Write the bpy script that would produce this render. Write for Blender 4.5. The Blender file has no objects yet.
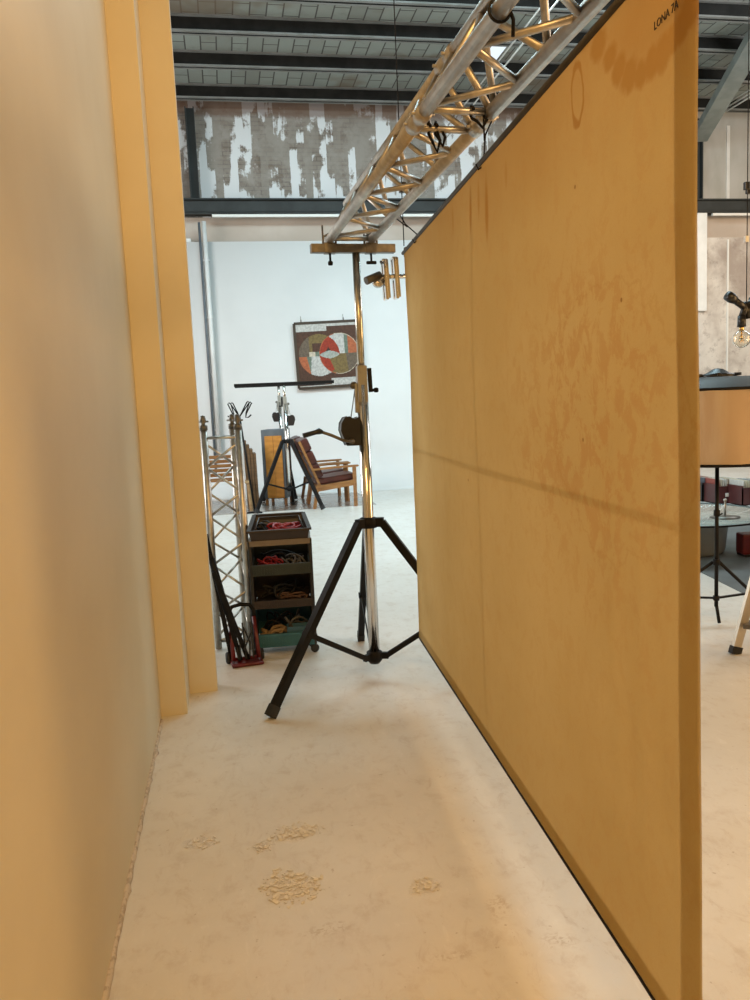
import bpy, bmesh, math, random
from mathutils import Vector, Matrix, noise
random.seed(7)
PI = math.pi
S = bpy.context.scene
COL = S.collection

# ------------------------------------------------------------------ camera
F, CX, CY, H = 800.0, 375.0, 500.0, 1.55
_Y = Vector((-150, -90, 800)).normalized()
_D = Vector((298, 6611, 800)); _D = (_D - _D.dot(_Y) * _Y).normalized()
_X = _D.cross(_Y); _Z = -_D
def ray(u, v):
    d = Vector((u - CX, v - CY, F)); return Vector((d.dot(_X), d.dot(_Y), d.dot(_Z)))
def onY(u, v, Y):
    d = ray(u, v); return d * (Y / d.y) + Vector((0, 0, H))
def onX(u, v, X):
    d = ray(u, v); return d * (X / d.x) + Vector((0, 0, H))
def onZ(u, v, Z=0.0):
    d = ray(u, v); return d * ((Z - H) / d.z) + Vector((0, 0, H))
cam = bpy.data.cameras.new('camera'); co = bpy.data.objects.new('camera', cam); COL.objects.link(co)
cam.sensor_fit = 'VERTICAL'; cam.sensor_height = 36; cam.lens = 36 * F / 1000
cam.clip_start = .02
R = Matrix((( _X.x, -_X.y, -_X.z), (_Y.x, -_Y.y, -_Y.z), (_Z.x, -_Z.y, -_Z.z)))
co.matrix_world = Matrix.Translation((0, 0, H)) @ R.to_4x4()
S.camera = co

# ------------------------------------------------------------------ materials
def principled(name, col, rough=.5, metal=0., spec=.5):
    m = bpy.data.materials.new(name); m.use_nodes = True
    b = m.node_tree.nodes['Principled BSDF']
    b.inputs['Base Color'].default_value = (*col, 1); b.inputs['Roughness'].default_value = rough
    b.inputs['Metallic'].default_value = metal; b.inputs['Specular IOR Level'].default_value = spec
    return m
class NB:                                   # small node building helper
    def __init__(s, m):
        s.m = m; s.t = m.node_tree; s.n = s.t.nodes; s.l = s.t.links; s.b = s.n.get('Principled BSDF')
    def new(s, ty, **k):
        x = s.n.new(ty)
        for a, v in k.items(): setattr(x, a, v)
        return x
    def put(s, sock, v):
        if v is None: return
        if hasattr(v, 'links'): s.l.new(v, sock)
        else: sock.default_value = v
    def coord(s, scale=(1, 1, 1), loc=(0, 0, 0)):
        tc = s.new('ShaderNodeTexCoord'); mp = s.new('ShaderNodeMapping')
        mp.inputs['Scale'].default_value = scale; mp.inputs['Location'].default_value = loc
        s.l.new(tc.outputs['Object'], mp.inputs['Vector']); return mp.outputs[0]
    def noise(s, vec, scale, detail=4, rough=.55, dist=0):
        x = s.new('ShaderNodeTexNoise'); s.put(x.inputs['Vector'], vec)
        x.inputs['Scale'].default_value = scale; x.inputs['Detail'].default_value = detail
        x.inputs['Roughness'].default_value = rough; x.inputs['Distortion'].default_value = dist
        return x.outputs['Fac']
    def math(s, op, a, b=None, clamp=False):
        x = s.new('ShaderNodeMath', operation=op, use_clamp=clamp)
        s.put(x.inputs[0], a); s.put(x.inputs[1], b); return x.outputs[0]
    def ramp(s, fac, a, b):                 # smooth 0..1 between a and b
        x = s.new('ShaderNodeMapRange', interpolation_type='SMOOTHSTEP')
        s.put(x.inputs[0], fac); x.inputs[1].default_value = a; x.inputs[2].default_value = b
        return x.outputs[0]
    def mix(s, fac, a, b, mode='MIX'):
        x = s.new('ShaderNodeMix', data_type='RGBA', blend_type=mode)
        s.put(x.inputs[0], fac)
        s.put(x.inputs[6], (*a, 1) if isinstance(a, tuple) else a); s.put(x.inputs[7], (*b, 1) if isinstance(b, tuple) else b)
        return x.outputs[2]
    def blob(s, vec, c, r, wob=.0, nz=None, e0=1.0, e1=.8):   # ellipse mask with a ragged edge
        v = s.new('ShaderNodeVectorMath', operation='SUBTRACT'); s.put(v.inputs[0], vec); v.inputs[1].default_value = c
        d = s.new('ShaderNodeVectorMath', operation='DIVIDE'); s.l.new(v.outputs[0], d.inputs[0]); d.inputs[1].default_value = r
        L = s.new('ShaderNodeVectorMath', operation='LENGTH'); s.l.new(d.outputs[0], L.inputs[0])
        o = L.outputs['Value']
        if nz is not None: o = s.math('ADD', o, s.math('MULTIPLY', s.math('SUBTRACT', nz, .5), wob))
        return s.ramp(o, e0, e1), o
    def bump(s, h, strength=.3, dist=.01):
        x = s.new('ShaderNodeBump'); x.inputs['Strength'].default_value = strength; x.inputs['Distance'].default_value = dist
        s.l.new(h, x.inputs['Height']); s.l.new(x.outputs[0], s.b.inputs['Normal'])
def mottled(name, c1, c2, scale=6, rough=.5, metal=0., spec=.5, stretch=(1, 1, 1), bump=0., lo=.35, hi=.65):
    m = principled(name, c1, rough, metal, spec); b = NB(m)
    n = b.noise(b.coord(stretch), scale, 5)
    b.l.new(b.mix(b.ramp(n, lo, hi), c1, c2), b.b.inputs['Base Color'])
    if bump: b.bump(n, bump, .01)
    return m
M = {}
M['alu'] = mottled('brushed_aluminium', (.60, .56, .50), (.47, .43, .38), 24, .40, 1.0)
M['chrome'] = principled('chrome', (.78, .77, .75), .14, 1.0)
M['mast'] = mottled('anodised_mast', (.66, .63, .55), (.55, .52, .45), 20, .25, 1.0)
M['steel'] = mottled('dull_steel', (.17, .155, .13), (.12, .11, .095), 25, .42, .7)
M['bracket'] = mottled('cast_alloy', (.36, .35, .31), (.28, .27, .24), 20, .45, .3)
M['darksteel'] = mottled('dark_pipe_paint', (.045, .038, .032), (.03, .026, .022), 15, .5)
M['black'] = mottled('black_paint', (.006, .0055, .0055), (.010, .009, .0085), 12, .5, spec=.18)
M['blackrub'] = mottled('black_rubber', (.012, .012, .012), (.02, .02, .02), 20, .7)
M['blackplastic'] = mottled('black_plastic', (.012, .012, .014), (.02, .02, .022), 8, .35)
M['red'] = mottled('red_enamel', (.14, .010, .010), (.09, .008, .008), 8, .35)
M['brownplastic'] = mottled('dark_brown_plastic', (.026, .017, .013), (.036, .023, .017), 8, .4)
M['greenplastic'] = mottled('dark_green_plastic', (.020, .030, .027), (.032, .043, .038), 8, .45)
M['teal'] = mottled('teal_plastic', (.025, .115, .15), (.035, .14, .18), 8, .4)
M['blue'] = mottled('blue_plastic', (.06, .16, .26), (.08, .20, .31), 8, .4)
M['wood'] = mottled('honey_wood', (.36, .17, .055), (.27, .115, .035), 7, .42, stretch=(1, 1, 6))
M['palewood'] = mottled('pale_wood', (.42, .27, .13), (.32, .19, .085), 6, .5, stretch=(1, 1, 5))
M['board'] = mottled('brown_board', (.17, .095, .042), (.11, .06, .026), 7, .5, stretch=(1, 1, 5))
M['orange'] = mottled('orange_ply', (.62, .27, .045), (.50, .20, .03), 5, .45, stretch=(1, 1, 3))
M['leather'] = mottled('red_brown_leather', (.095, .022, .016), (.065, .015, .011), 10, .38)
M['greypaint'] = mottled('grey_paint', (.13, .15, .17), (.10, .115, .13), 6, .5)
M['white'] = mottled('white_paint', (.78, .78, .76), (.70, .70, .68), 3, .5)
M['whiteplastic'] = principled('white_plastic', (.75, .74, .70), .4)
M['beigerope'] = mottled('beige_rope', (.33, .22, .11), (.22, .15, .075), 60, .8)
M['redcable'] = principled('red_cable', (.30, .02, .03), .4)
M['greycable'] = principled('grey_cable', (.13, .12, .11), .45)
M['brass'] = principled('brass', (.70, .52, .24), .25, 1.0)

# ------------------------------------------------------------------ mesh builder
class MB:
    def __init__(s): s.bm = bmesh.new(); s.mi = 0
    def _f(s, vs, smooth=False):
        try:
            f = s.bm.faces.new(vs); f.material_index = s.mi; f.smooth = smooth; return f
        except ValueError: return None
    def box(s, c, size, rot=None, bev=0.0):
        c = Vector(c); hx, hy, hz = [x / 2 for x in size]
        b2 = bmesh.new(); bmesh.ops.create_cube(b2, size=1)
        bmesh.ops.scale(b2, vec=size, verts=b2.verts)
        if bev: bmesh.ops.bevel(b2, geom=b2.edges[:], offset=bev, segments=2, affect='EDGES', profile=.6)
        mat = Matrix.Translation(c) @ (rot.to_4x4() if rot else Matrix.Identity(4))
        s._merge(b2, mat); return s
    def _merge(s, b2, mat, smooth=False):
        mp = {}
        for v in b2.verts: mp[v] = s.bm.verts.new(mat @ v.co)
        for f in b2.faces: s._f([mp[v] for v in f.verts], smooth or f.smooth)
        b2.free()
    def tube(s, p0, p1, r, r1=None, n=12, cap=True):
        return s.path([p0, p1], r if r1 is None else [r, r1], n, cap)
    def path(s, pts, r, n=10, cap=True, closed=False):
        pts = [Vector(p) for p in pts]; k = len(pts)
        rs = r if isinstance(r, (list, tuple)) else [r] * k
        up = None; rings = []
        for i, p in enumerate(pts):
            if closed: t = (pts[(i + 1) % k] - pts[i - 1])
            else: t = (pts[min(i + 1, k - 1)] - pts[max(i - 1, 0)])
            t = t.normalized() if t.length > 1e-9 else Vector((0, 0, 1))
            if up is None:
                up = Vector((0, 0, 1)) if abs(t.z) < .9 else Vector((1, 0, 0))
            a = t.cross(up)
            if a.length < 1e-6: a = t.orthogonal()
            a.normalize(); b = a.cross(t).normalized(); up = b
            rings.append([s.bm.verts.new(p + rs[i] * (a * math.cos(2 * PI * j / n) + b * math.sin(2 * PI * j / n))) for j in range(n)])
        for i in range(k if closed else k - 1):
            A, B = rings[i], rings[(i + 1) % k]
            for j in range(n): s._f([A[j], A[(j + 1) % n], B[(j + 1) % n], B[j]], True)
        if cap and not closed:
            s._f(list(reversed(rings[0]))); s._f(rings[-1])
        return s
    def bar(s, p0, p1, w, h, up=(0, 0, 1)):            # rectangular bar between two points
        p0, p1 = Vector(p0), Vector(p1); t = (p1 - p0).normalized(); u = Vector(up)
        a = t.cross(u)
        if a.length < 1e-5: a = t.orthogonal()
        a.normalize(); b = a.cross(t)
        q = [(-w / 2, -h / 2), (w / 2, -h / 2), (w / 2, h / 2), (-w / 2, h / 2)]
        A = [s.bm.verts.new(p0 + a * x + b * y) for x, y in q]; B = [s.bm.verts.new(p1 + a * x + b * y) for x, y in q]
        for j in range(4): s._f([A[j], A[(j + 1) % 4], B[(j + 1) % 4], B[j]])
        s._f(list(reversed(A))); s._f(B); return s
    def lathe(s, prof, c=(0, 0, 0), n=32, axis=None, closed=False):  # prof: (r, z) pairs
        c = Vector(c); rot = axis or Matrix.Identity(3); rings = []
        for r, z in prof:
            if r < 1e-6: rings.append([s.bm.verts.new(c + rot @ Vector((0, 0, z)))])
            else: rings.append([s.bm.verts.new(c + rot @ Vector((r * math.cos(2 * PI * j / n), r * math.sin(2 * PI * j / n), z))) for j in range(n)])
        m = len(rings)
        for i in range(m if closed else m - 1):
            A, B = rings[i], rings[(i + 1) % m]
            for j in range(n):
                if len(A) == 1 and len(B) == 1: continue
                if len(A) == 1: s._f([A[0], B[j], B[(j + 1) % n]], True)
                elif len(B) == 1: s._f([A[j], A[(j + 1) % n], B[0]], True)
                else: s._f([A[j], A[(j + 1) % n], B[(j + 1) % n], B[j]], True)
        return s
    def prism(s, poly, a, b, fn):                       # polygon (2-D) extruded between a and b; fn(x, y, t) -> 3-D
        A = [s.bm.verts.new(fn(x, y, a)) for x, y in poly]; B = [s.bm.verts.new(fn(x, y, b)) for x, y in poly]
        n = len(poly)
        for j in range(n): s._f([A[j], A[(j + 1) % n], B[(j + 1) % n], B[j]])
        s._f(list(reversed(A))); s._f(B); return s
    def quad(s, *p):
        s._f([s.bm.verts.new(Vector(x)) for x in p]); return s
    def build(s, name, mat, parent=None, sharp=True):
        bmesh.ops.recalc_face_normals(s.bm, faces=s.bm.faces[:])
        me = bpy.data.meshes.new(name); s.bm.to_mesh(me); s.bm.free()
        for m in (mat if isinstance(mat, (list, tuple)) else [mat]): me.materials.append(m)
        o = bpy.data.objects.new(name, me); COL.objects.link(o)
        if parent is not None: o.parent = parent
        return o
def tag(o, label, cat, group=None, kind=None):
    o['label'] = label; o['category'] = cat
    if group: o['group'] = group
    if kind: o['kind'] = kind
    return o
def thing(name, label, cat, loc=(0, 0, 0), rz=0., group=None, kind=None):
    o = bpy.data.objects.new(name, None); COL.objects.link(o); o.empty_display_size = .1
    o.location = loc; o.rotation_euler = (0, 0, rz)
    return tag(o, label, cat, group, kind)
def struct(name, mb, mat, label=None):
    o = mb.build(name, mat); o['kind'] = 'structure'
    o['label'] = label or name.replace('_', ' '); o['category'] = name.split('_')[0]
    return o
def copy_tree(o, parent=None):
    c = o.copy(); COL.objects.link(c)
    if parent is not None: c.parent = parent
    for ch in list(o.children): copy_tree(ch, c)
    return c
def rotm(axis, deg): return Matrix.Rotation(math.radians(deg), 3, axis)

# ================================================================== THE HALL
# ---- floor -----------------------------------------------------------------
fm = principled('epoxy_floor', (.74, .69, .64), .3); b = NB(fm)
v = b.coord(); n1 = b.noise(v, 1.1, 6, .6); n2 = b.noise(v, 9, 6, .65); n3 = b.noise(v, 38, 5, .7, 1.5)
c = b.mix(b.ramp(n1, .3, .7), (.66, .625, .565), (.74, .71, .66))
c = b.mix(b.math('MULTIPLY', b.ramp(n2, .50, .74), .42), c, (.50, .41, .32))
peel = None
for (px, py, rx, ry) in ((291, 887, .10, .085), (293, 834, .085, .055), (201, 843, .065, .05), (425, 887, .06, .05), (262, 846, .05, .04)):
    p = onZ(px, py)
    k, _ = b.blob(v, (p.x, p.y, 0), (rx, ry, 1), 1.5, n2, 1.0, .55)
    peel = k if peel is None else b.math('MAXIMUM', peel, k)
flake = b.math('MULTIPLY', peel, b.ramp(n3, .44, .56))
c = b.mix(b.math('MULTIPLY', flake, .35), c, (.80, .74, .67))
c = b.mix(b.math('MULTIPLY', b.math('MULTIPLY', peel, b.ramp(n3, .50, .40)), .35), c, (.45, .36, .27))
dirt = None
for (px, py, rx, ry) in ((455, 955, .10, .03), (500, 905, .05, .09), (330, 930, .12, .04), (560, 940, .07, .05)):
    p = onZ(px, py); k, _ = b.blob(v, (p.x, p.y, 0), (rx, ry, 1), 1.8, n2, 1.0, .2)
    dirt = k if dirt is None else b.math('MAXIMUM', dirt, k)
c = b.mix(b.math('MULTIPLY', b.math('MULTIPLY', dirt, b.ramp(n3, .45, .6)), .5), c, (.38, .28, .18))
n5 = b.noise(b.coord((1, .5, 1)), 16, 8, .75, .6); c = b.mix(b.math('MULTIPLY', b.ramp(n5, .52, .70), .5), c, (.52, .44, .36)); c = b.mix(b.math('MULTIPLY', b.ramp(n5, .44, .32), .35), c, (.82, .79, .75))
spk = b.ramp(b.noise(v, 34, 3, .55), .69, .74)
c = b.mix(b.math('MULTIPLY', spk, .5), c, (.36, .28, .20))
b.l.new(c, b.b.inputs['Base Color'])
b.l.new(b.math('ADD', .20, b.math('MULTIPLY', n2, .28)), b.b.inputs['Roughness'])
b.bump(b.math('ADD', b.math('MULTIPLY', flake, 1.0), b.math('ADD', b.math('MULTIPLY', n2, .2), b.math('MULTIPLY', n5, .25))), .35, .010)
flk = mottled('loose_paint_flake', (.78, .74, .67), (.70, .655, .585), 30, .6)
rf = random.Random(5)
for (px, py, rx, ry, n_, lab) in ((291, 887, .085, .075, 260, 'largest patch of loose floor paint flakes, nearest the cream wall foot'), (295, 832, .075, .05, 150, 'ragged patch of floor paint flakes just behind the largest one'), (203, 843, .05, .04, 45, 'small patch of floor paint flakes beside the cream wall'), (425, 886, .04, .035, 35, 'small ring shaped patch of floor paint flakes nearer the canvas'), (262, 847, .04, .03, 30, 'few paint flakes between the small wall side patch and ragged one')):
    p = onZ(px, py); g = MB()
    for k in range(n_):
        a_ = rf.uniform(0, 2 * PI); q_ = math.sqrt(rf.random()) * rf.choice((.7, 1.0, 1.15)); wv = 1 + .45 * noise.noise(Vector((math.cos(a_) * 1.5, math.sin(a_) * 1.5, px))); cc = Vector((q_ * wv * rx * 1.15 * math.cos(a_), q_ * wv * ry * 1.15 * math.sin(a_), .0008))
        sz = rf.choice((.003, .005, .006, .008, .012)) * rf.uniform(.7, 1.2); m_ = rf.randint(4, 6); rt_ = Matrix.Rotation(rf.uniform(0, 6.28), 3, 'Z') @ Matrix.Rotation(rf.uniform(-.3, .3), 3, 'X') @ Matrix.Rotation(rf.uniform(-.22, .22), 3, 'Y')
        poly = [(sz * rf.uniform(.6, 1.2) * math.cos(2 * PI * i / m_), sz * .6 * rf.uniform(.6, 1.2) * math.sin(2 * PI * i / m_)) for i in range(m_)]
        g.prism(poly, 0, .0012, lambda x, y, t: cc + rt_ @ Vector((x, y, t)) + Vector((0, 0, sz * .10)))
    o = g.build('paint_flakes', flk); o.location = (p.x, p.y, 0); tag(o, lab, 'paint flakes', 'loose paint flakes on the floor', 'stuff')
g = MB(); g.quad((-7, -6, 0), (18, -6, 0), (18, 15.2, 0), (-7, 15.2, 0)); struct('floor', g, fm, 'pale epoxy painted studio floor')
gf = mottled('bare_concrete', (.30, .25, .21), (.22, .19, .165), 1.5, .22)
g = MB(); g.box((-1.6, 13.35, .002), (7.6, 2.6, .004)); struct('floor_bare', g, gf, 'bare concrete strip at foot of the back wall')

# ---- left wall with its stepped end -----------------------------------------
wm = principled('cream_wall_paint', (.74, .70, .62), .55); b = NB(wm)
v = b.coord(); n = b.noise(v, 1.6, 4); nf = b.noise(v, 120, 2)
b.l.new(b.mix(b.ramp(n, .35, .7), (.73, .65, .47), (.69, .605, .425)), b.b.inputs['Base Color']); b.bump(nf, .08, .003)
def vprism(name, poly, z0, z1, mat, label):
    g = MB(); g.prism(poly, z0, z1, lambda x, y, t: Vector((x, y, t))); return struct(name, g, mat, label)
vprism('wall_left', [(-.75, -4), (-.422, -4), (-.424, 4.10), (-.293, 4.10), (-.293, 4.40), (-.143, 4.40), (-.143, 4.50), (-.75, 4.50)], 0, 4.7, wm,
       'cream painted wall ending in two stepped piers')
sm = mottled('cracked_filler', (.44, .36, .27), (.62, .53, .42), 40, .8, lo=.4, hi=.55)
g = MB(); pts = [Vector((-.420 + .004 * noise.noise(Vector((k * .35, 2, 0))), -2 + k * .04, .003)) for k in range(152)]
g.path(pts, [.009 + .016 * max(0, noise.noise(Vector((k * .6, 9, 3)))) for k in range(152)], 6)
struct('baseboard_left', g, sm, 'ragged filler bead along foot of the cream wall')

# ---- back wall ---------------------------------------------------------------
beige = mottled('beige_plaster', (.50, .42, .35), (.58, .50, .43), 1.2, .8)
g = MB(); g.box((5.5, 15.35, 2.55), (25, .3, 5.1)); struct('wall_back', g, beige, 'beige plaster back wall')
# white infinity cove in front of it
g = MB(); prof = [(13.9, .006), (14.25, .02), (14.52, .08), (14.72, .2), (14.86, .40), (14.92, .7), (14.94, 4.53), (15.0, 4.53), (15.0, .0), (13.9, .0)]
A = [g.bm.verts.new((-1.3, y, z)) for y, z in prof]; B = [g.bm.verts.new((8.2, y, z)) for y, z in prof]
for i in range(len(prof)):
    j = (i + 1) % len(prof); g._f([A[i], A[j], B[j], B[i]], i < 6)
g._f(A); g._f(B)
cw = mottled('white_cove_paint', (.80, .80, .785), (.76, .76, .745), .8, .6)
struct('wall_cove', g, cw, 'white curved cove against the back wall')
g = MB(); g.box((-3.4, 15.1, 2.3), (6.0, .2, 4.6)); struct('wall_white', g, cw, 'white painted stretch of back wall at far left')
rw = principled('weathered_plaster', (.4, .37, .33), .8); b = NB(rw); v = b.coord(); n1 = b.noise(v, .9, 6, .65); n2 = b.noise(v, 5, 6, .7)
c = b.mix(b.ramp(n1, .35, .65), (.66, .61, .55), (.36, .30, .26)); c = b.mix(b.math('MULTIPLY', b.ramp(n2, .52, .66), .6), c, (.28, .23, .20))
b.l.new(c, b.b.inputs['Base Color']); b.bump(n2, .3, .02)
g = MB(); g.box((12.2, 15.1, 2.27), (7.9, .2, 4.54)); struct('wall_weathered', g, rw, 'mottled grey plaster stretch of back wall')
for k, x in enumerate((9.86, 10.62)):
    g = MB(); g.box((x + .3, 14.99, 2.3), (.035, .02, 4.4)); struct('trim_1', g, M['whiteplastic'], 'thin white batten up the mottled back wall')
g = MB(); g.box((9.53, 14.96, 4.05), (.24, .08, 1.9)); struct('trim_2', g, M['white'], 'white peeling board on the mottled back wall')

# upper wall : old brick with peeling limewash
um = principled('peeling_limewash', (.5, .5, .5), .85); b = NB(um)
v = b.coord(); vs = b.coord((2.2, 1, .22)); vp = b.coord((1, 1, .6))
n1 = b.noise(vs, 1.3, 6, .62, .6); n2 = b.noise(v, 3.5, 6, .7); n3 = b.noise(vp, .9, 4)
br = b.new('ShaderNodeTexBrick'); tc = b.coord((1, 1, 1)); sx = b.new('ShaderNodeSeparateXYZ'); b.l.new(tc, sx.inputs[0])
cb = b.new('ShaderNodeCombineXYZ'); b.l.new(sx.outputs[0], cb.inputs[0]); b.l.new(sx.outputs[2], cb.inputs[1]); b.l.new(cb.outputs[0], br.inputs['Vector'])
br.inputs['Scale'].default_value = 1; br.inputs['Brick Width'].default_value = .26; br.inputs['Row Height'].default_value = .075
br.inputs['Mortar Size'].default_value = .008
br.inputs['Color1'].default_value = (.17, .125, .095, 1); br.inputs['Color2'].default_value = (.24, .205, .17, 1); br.inputs['Mortar'].default_value = (.12, .10, .085, 1)
c = b.mix(b.ramp(n2, .38, .62), br.outputs['Color'], (.33, .30, .265))
c = b.mix(b.math('MULTIPLY', b.ramp(n3, .5, .7), .7), c, (.27, .235, .20))
sn = b.new('ShaderNodeMath', operation='SNAP'); b.l.new(b.math('ADD', sx.outputs[0], b.math('MULTIPLY', n2, .05)), sn.inputs[0]); sn.inputs[1].default_value = .135
cs = b.new('ShaderNodeCombineXYZ'); b.l.new(sn.outputs[0], cs.inputs[0]); b.l.new(b.math('MULTIPLY', sx.outputs[2], .28), cs.inputs[2])
n4 = b.noise(cs.outputs[0], 3.7, 2, .5)
c = b.mix(b.math('MULTIPLY', b.ramp(n4, .56, .40), .65), c, (.30, .275, .24)); n1 = b.math('ADD', b.math('MULTIPLY', n1, .36), b.math('MULTIPLY', n4, .68))
wmask = b.math('MULTIPLY', b.ramp(b.math('ADD', n1, b.math('MULTIPLY', n2, .25)), .655, .685), 1.0)
c = b.mix(wmask, c, (.72, .74, .75))
zz = b.new('ShaderNodeSeparateXYZ'); b.l.new(v, zz.inputs[0])
c = b.mix(b.math('MULTIPLY', b.ramp(b.math('ADD', zz.outputs[2], b.math('MULTIPLY', n2, .35)), 6.88, 7.0), .7), c, (.13, .06, .03))
b.l.new(c, b.b.inputs['Base Color']); b.bump(n2, .4, .02)
g = MB(); g.box((4.4, 15.25, 6.05), (10.2, .1, 2.1)); struct('wall_upper', g, um, 'upper brick wall with peeling whitewash')
g = MB(); g.box((-4.2, 15.25, 6.05), (6.9, .1, 2.1)); struct('wall_upper_white', g, cw, 'white upper wall at far left')
gm = mottled('grey_sheet', (.40, .39, .35), (.50, .49, .46), 2.2, .75, stretch=(1, 1, .5), lo=.3, hi=.7)
g = MB(); g.box((12.9, 15.25, 6.05), (6.6, .1, 2.1)); struct('wall_upper_grey', g, gm, 'upper wall of grey weathered sheets')
for x in (10.28, 11.35, 12.5):
    g = MB(); g.box((x, 15.19, 6.0), (.07, .02, 1.5)); struct('trim_3', g, M['white'], 'pale joint batten between grey sheets of upper wall')
sg = mottled('slate_steel_paint', (.040, .044, .043), (.03, .033, .032), 3, .6, spec=.3)
def ibeam(x0, x1, y, z0, h, w, webm, flm, label, name='beam'):
    g = MB(); L = x1 - x0; xc = (x0 + x1) / 2
    g.mi = 0; g.box((xc, y, z0 + h / 2), (L, w * .25, h))
    g.mi = 1; g.box((xc, y, z0 + .012), (L, w, .024)); g.box((xc, y, z0 + h - .012), (L, w, .024))
    return struct(name, g, [webm, flm], label)
ibeam(-7, 18, 15.0, 5.0, .27, .2, sg, sg, 'dark steel channel along the back wall')
g = MB(); g.box((5.5, 14.955, 5.135), (25, .012, .18)); struct('beam_face', g, sg, 'dark web plate of the back wall channel')
for x, w, lab in ((-.27, .14, 'dark steel column of upper wall at left'), (9.45, .20, 'dark steel column of upper wall at right')):
    g = MB(); g.box((x, 15.08, 6.03), (w, .16, 1.56)); g.box((x - w / 2, 15.02, 6.03), (.02, .2, 1.56)); g.box((x + w / 2, 15.02, 6.03), (.02, .2, 1.56))
    struct('column', g, sg, lab)
g = MB(); g.box((3.6, 14.91, 4.965), (7.2, .05, .045)); g.box((14, 14.91, 4.965), (8.5, .05, .045)); struct('trim_4', g, M['whiteplastic'], 'white cable trunking under the dark channel')

# ---- ceiling -------------------------------------------------------------------
cm = principled('ceiling_slabs', (.3, .3, .3), .85); b = NB(cm)
v = b.coord(); n1 = b.noise(v, .55, 4); n2 = b.noise(v, 4, 6, .7); mpz = b.new('ShaderNodeMapping')
br = b.new('ShaderNodeTexBrick'); b.l.new(b.coord((1, 1, 1), (0, .25, 0)), mpz.inputs['Vector']); mpz.inputs['Rotation'].default_value = (0, 0, PI / 2); b.l.new(mpz.outputs[0], br.inputs['Vector'])
br.inputs['Scale'].default_value = 1; br.inputs['Brick Width'].default_value = .62; br.inputs['Row Height'].default_value = .235
br.inputs['Mortar Size'].default_value = .011; br.inputs['Bias'].default_value = -.4
br.inputs['Color1'].default_value = (.27, .295, .265, 1); br.inputs['Color2'].default_value = (.185, .19, .165, 1); br.inputs['Mortar'].default_value = (.07, .065, .06, 1)
c = b.mix(b.math('MULTIPLY', b.ramp(n1, .54, .66), .75), br.outputs['Color'], (.15, .105, .065))
c = b.mix(b.math('MULTIPLY', b.ramp(n2, .55, .75), .35), c, (.14, .13, .12)); b.l.new(c, b.b.inputs['Base Color'])
g = MB(); g.box((5.5, 4.6, 7.17), (25, 21.2, .16)); struct('ceiling', g, cm, 'grey slab ceiling with brown stains')
web = mottled('shaded_web_steel', (.012, .012, .011), (.02, .02, .018), 4, .7, spec=.2)  # near-face shade put into a darker colour; same steel as the flanges
fl = mottled('lit_dusty_flange', (.17, .17, .155), (.22, .22, .21), 3, .7)  # dust plus floor bounce put into a lighter colour
for k, y in enumerate((14.72, 13.42, 12.26, 11.22, 10.05, 8.9, 7.7, 6.5, 5.3, 4.1, 2.9, 1.7, .5)):
    ibeam(-7, 18, y, 6.86, .235, .15, web, fl, 'dark ceiling joist number %d from the back wall' % (k + 1))
gb = mottled('grey_green_paint', (.22, .24, .22), (.17, .19, .175), 3, .6)
g = MB(); p0 = onY(699, 138, 14.92); p1 = onY(762, 12, 11.4); p1.z = min(p1.z, 6.84); g.bar(p0, p1, .30, .16); struct('beam_brace', g, gb, 'grey green raking beam from back wall up to joists')
# skylight strip between two joists
sk = bpy.data.materials.new('sky_glass'); sk.use_nodes = True; q = sk.node_tree; q.nodes.clear()
em = q.nodes.new('ShaderNodeEmission'); em.inputs[0].default_value = (.82, .92, 1, 1); em.inputs[1].default_value = 1.1
ou = q.nodes.new('ShaderNodeOutputMaterial'); q.links.new(em.outputs[0], ou.inputs[0])
p = onZ(491, 55, 7.08); g = MB(); g.box((p.x + .02, 12.84, 7.07), (.22, 1.02, .03)); struct('window_1', g, sk, 'narrow bright skylight between ceiling joists')
# conduits on ceiling
def pipe(pts, r, mat, label, group=None, name='ceiling_conduit', n=8):
    g = MB(); g.path(pts, r, n); o = g.build(name, mat); tag(o, label, 'pipe', group); return o
q0 = onY(465, 104, 13.9); q1 = onY(460, 121, 13.9)
pipe([(q0.x, 14.95, q0.z), (q0.x, 5, q0.z)], .012, M['whiteplastic'], 'white conduit seen through the truss, upper of the pair', 'white ceiling conduits')
pipe([(q1.x, 14.95, q1.z), (q1.x, 5, q1.z)], .012, M['whiteplastic'], 'white conduit seen through the truss, lower of the pair', 'white ceiling conduits')
for k, (yy, nm) in enumerate(((117, 'top'), (120.5, 'middle'), (124, 'lowest'))):
    q0 = onY(705, yy, 14.5); pipe([(q0.x, 14.95, q0.z), (q0.x, 5, q0.z)], .014, M['whiteplastic'], '%s of the three white conduits right of the canvas' % nm, 'white ceiling conduits')
# conduits on back wall at left
p = onY(199, 225, 14.85)
pipe([(p.x, 14.88, 4.85), (p.x, 14.88, .3)], .022, M['greypaint'], 'thin grey conduit down the white back wall')
g = MB(); g.path([(p.x + .085, 14.86, 4.86), (p.x + .085, 14.86, .8)], .038, 12)
for z in (4.2, 3.2, 2.2, 1.2): g.box((p.x + .085, 14.895, z), (.11, .06, .025))
tag(g.build('downpipe', M['white']), 'fat white downpipe on the back wall beside grey conduit', 'pipe')
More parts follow.
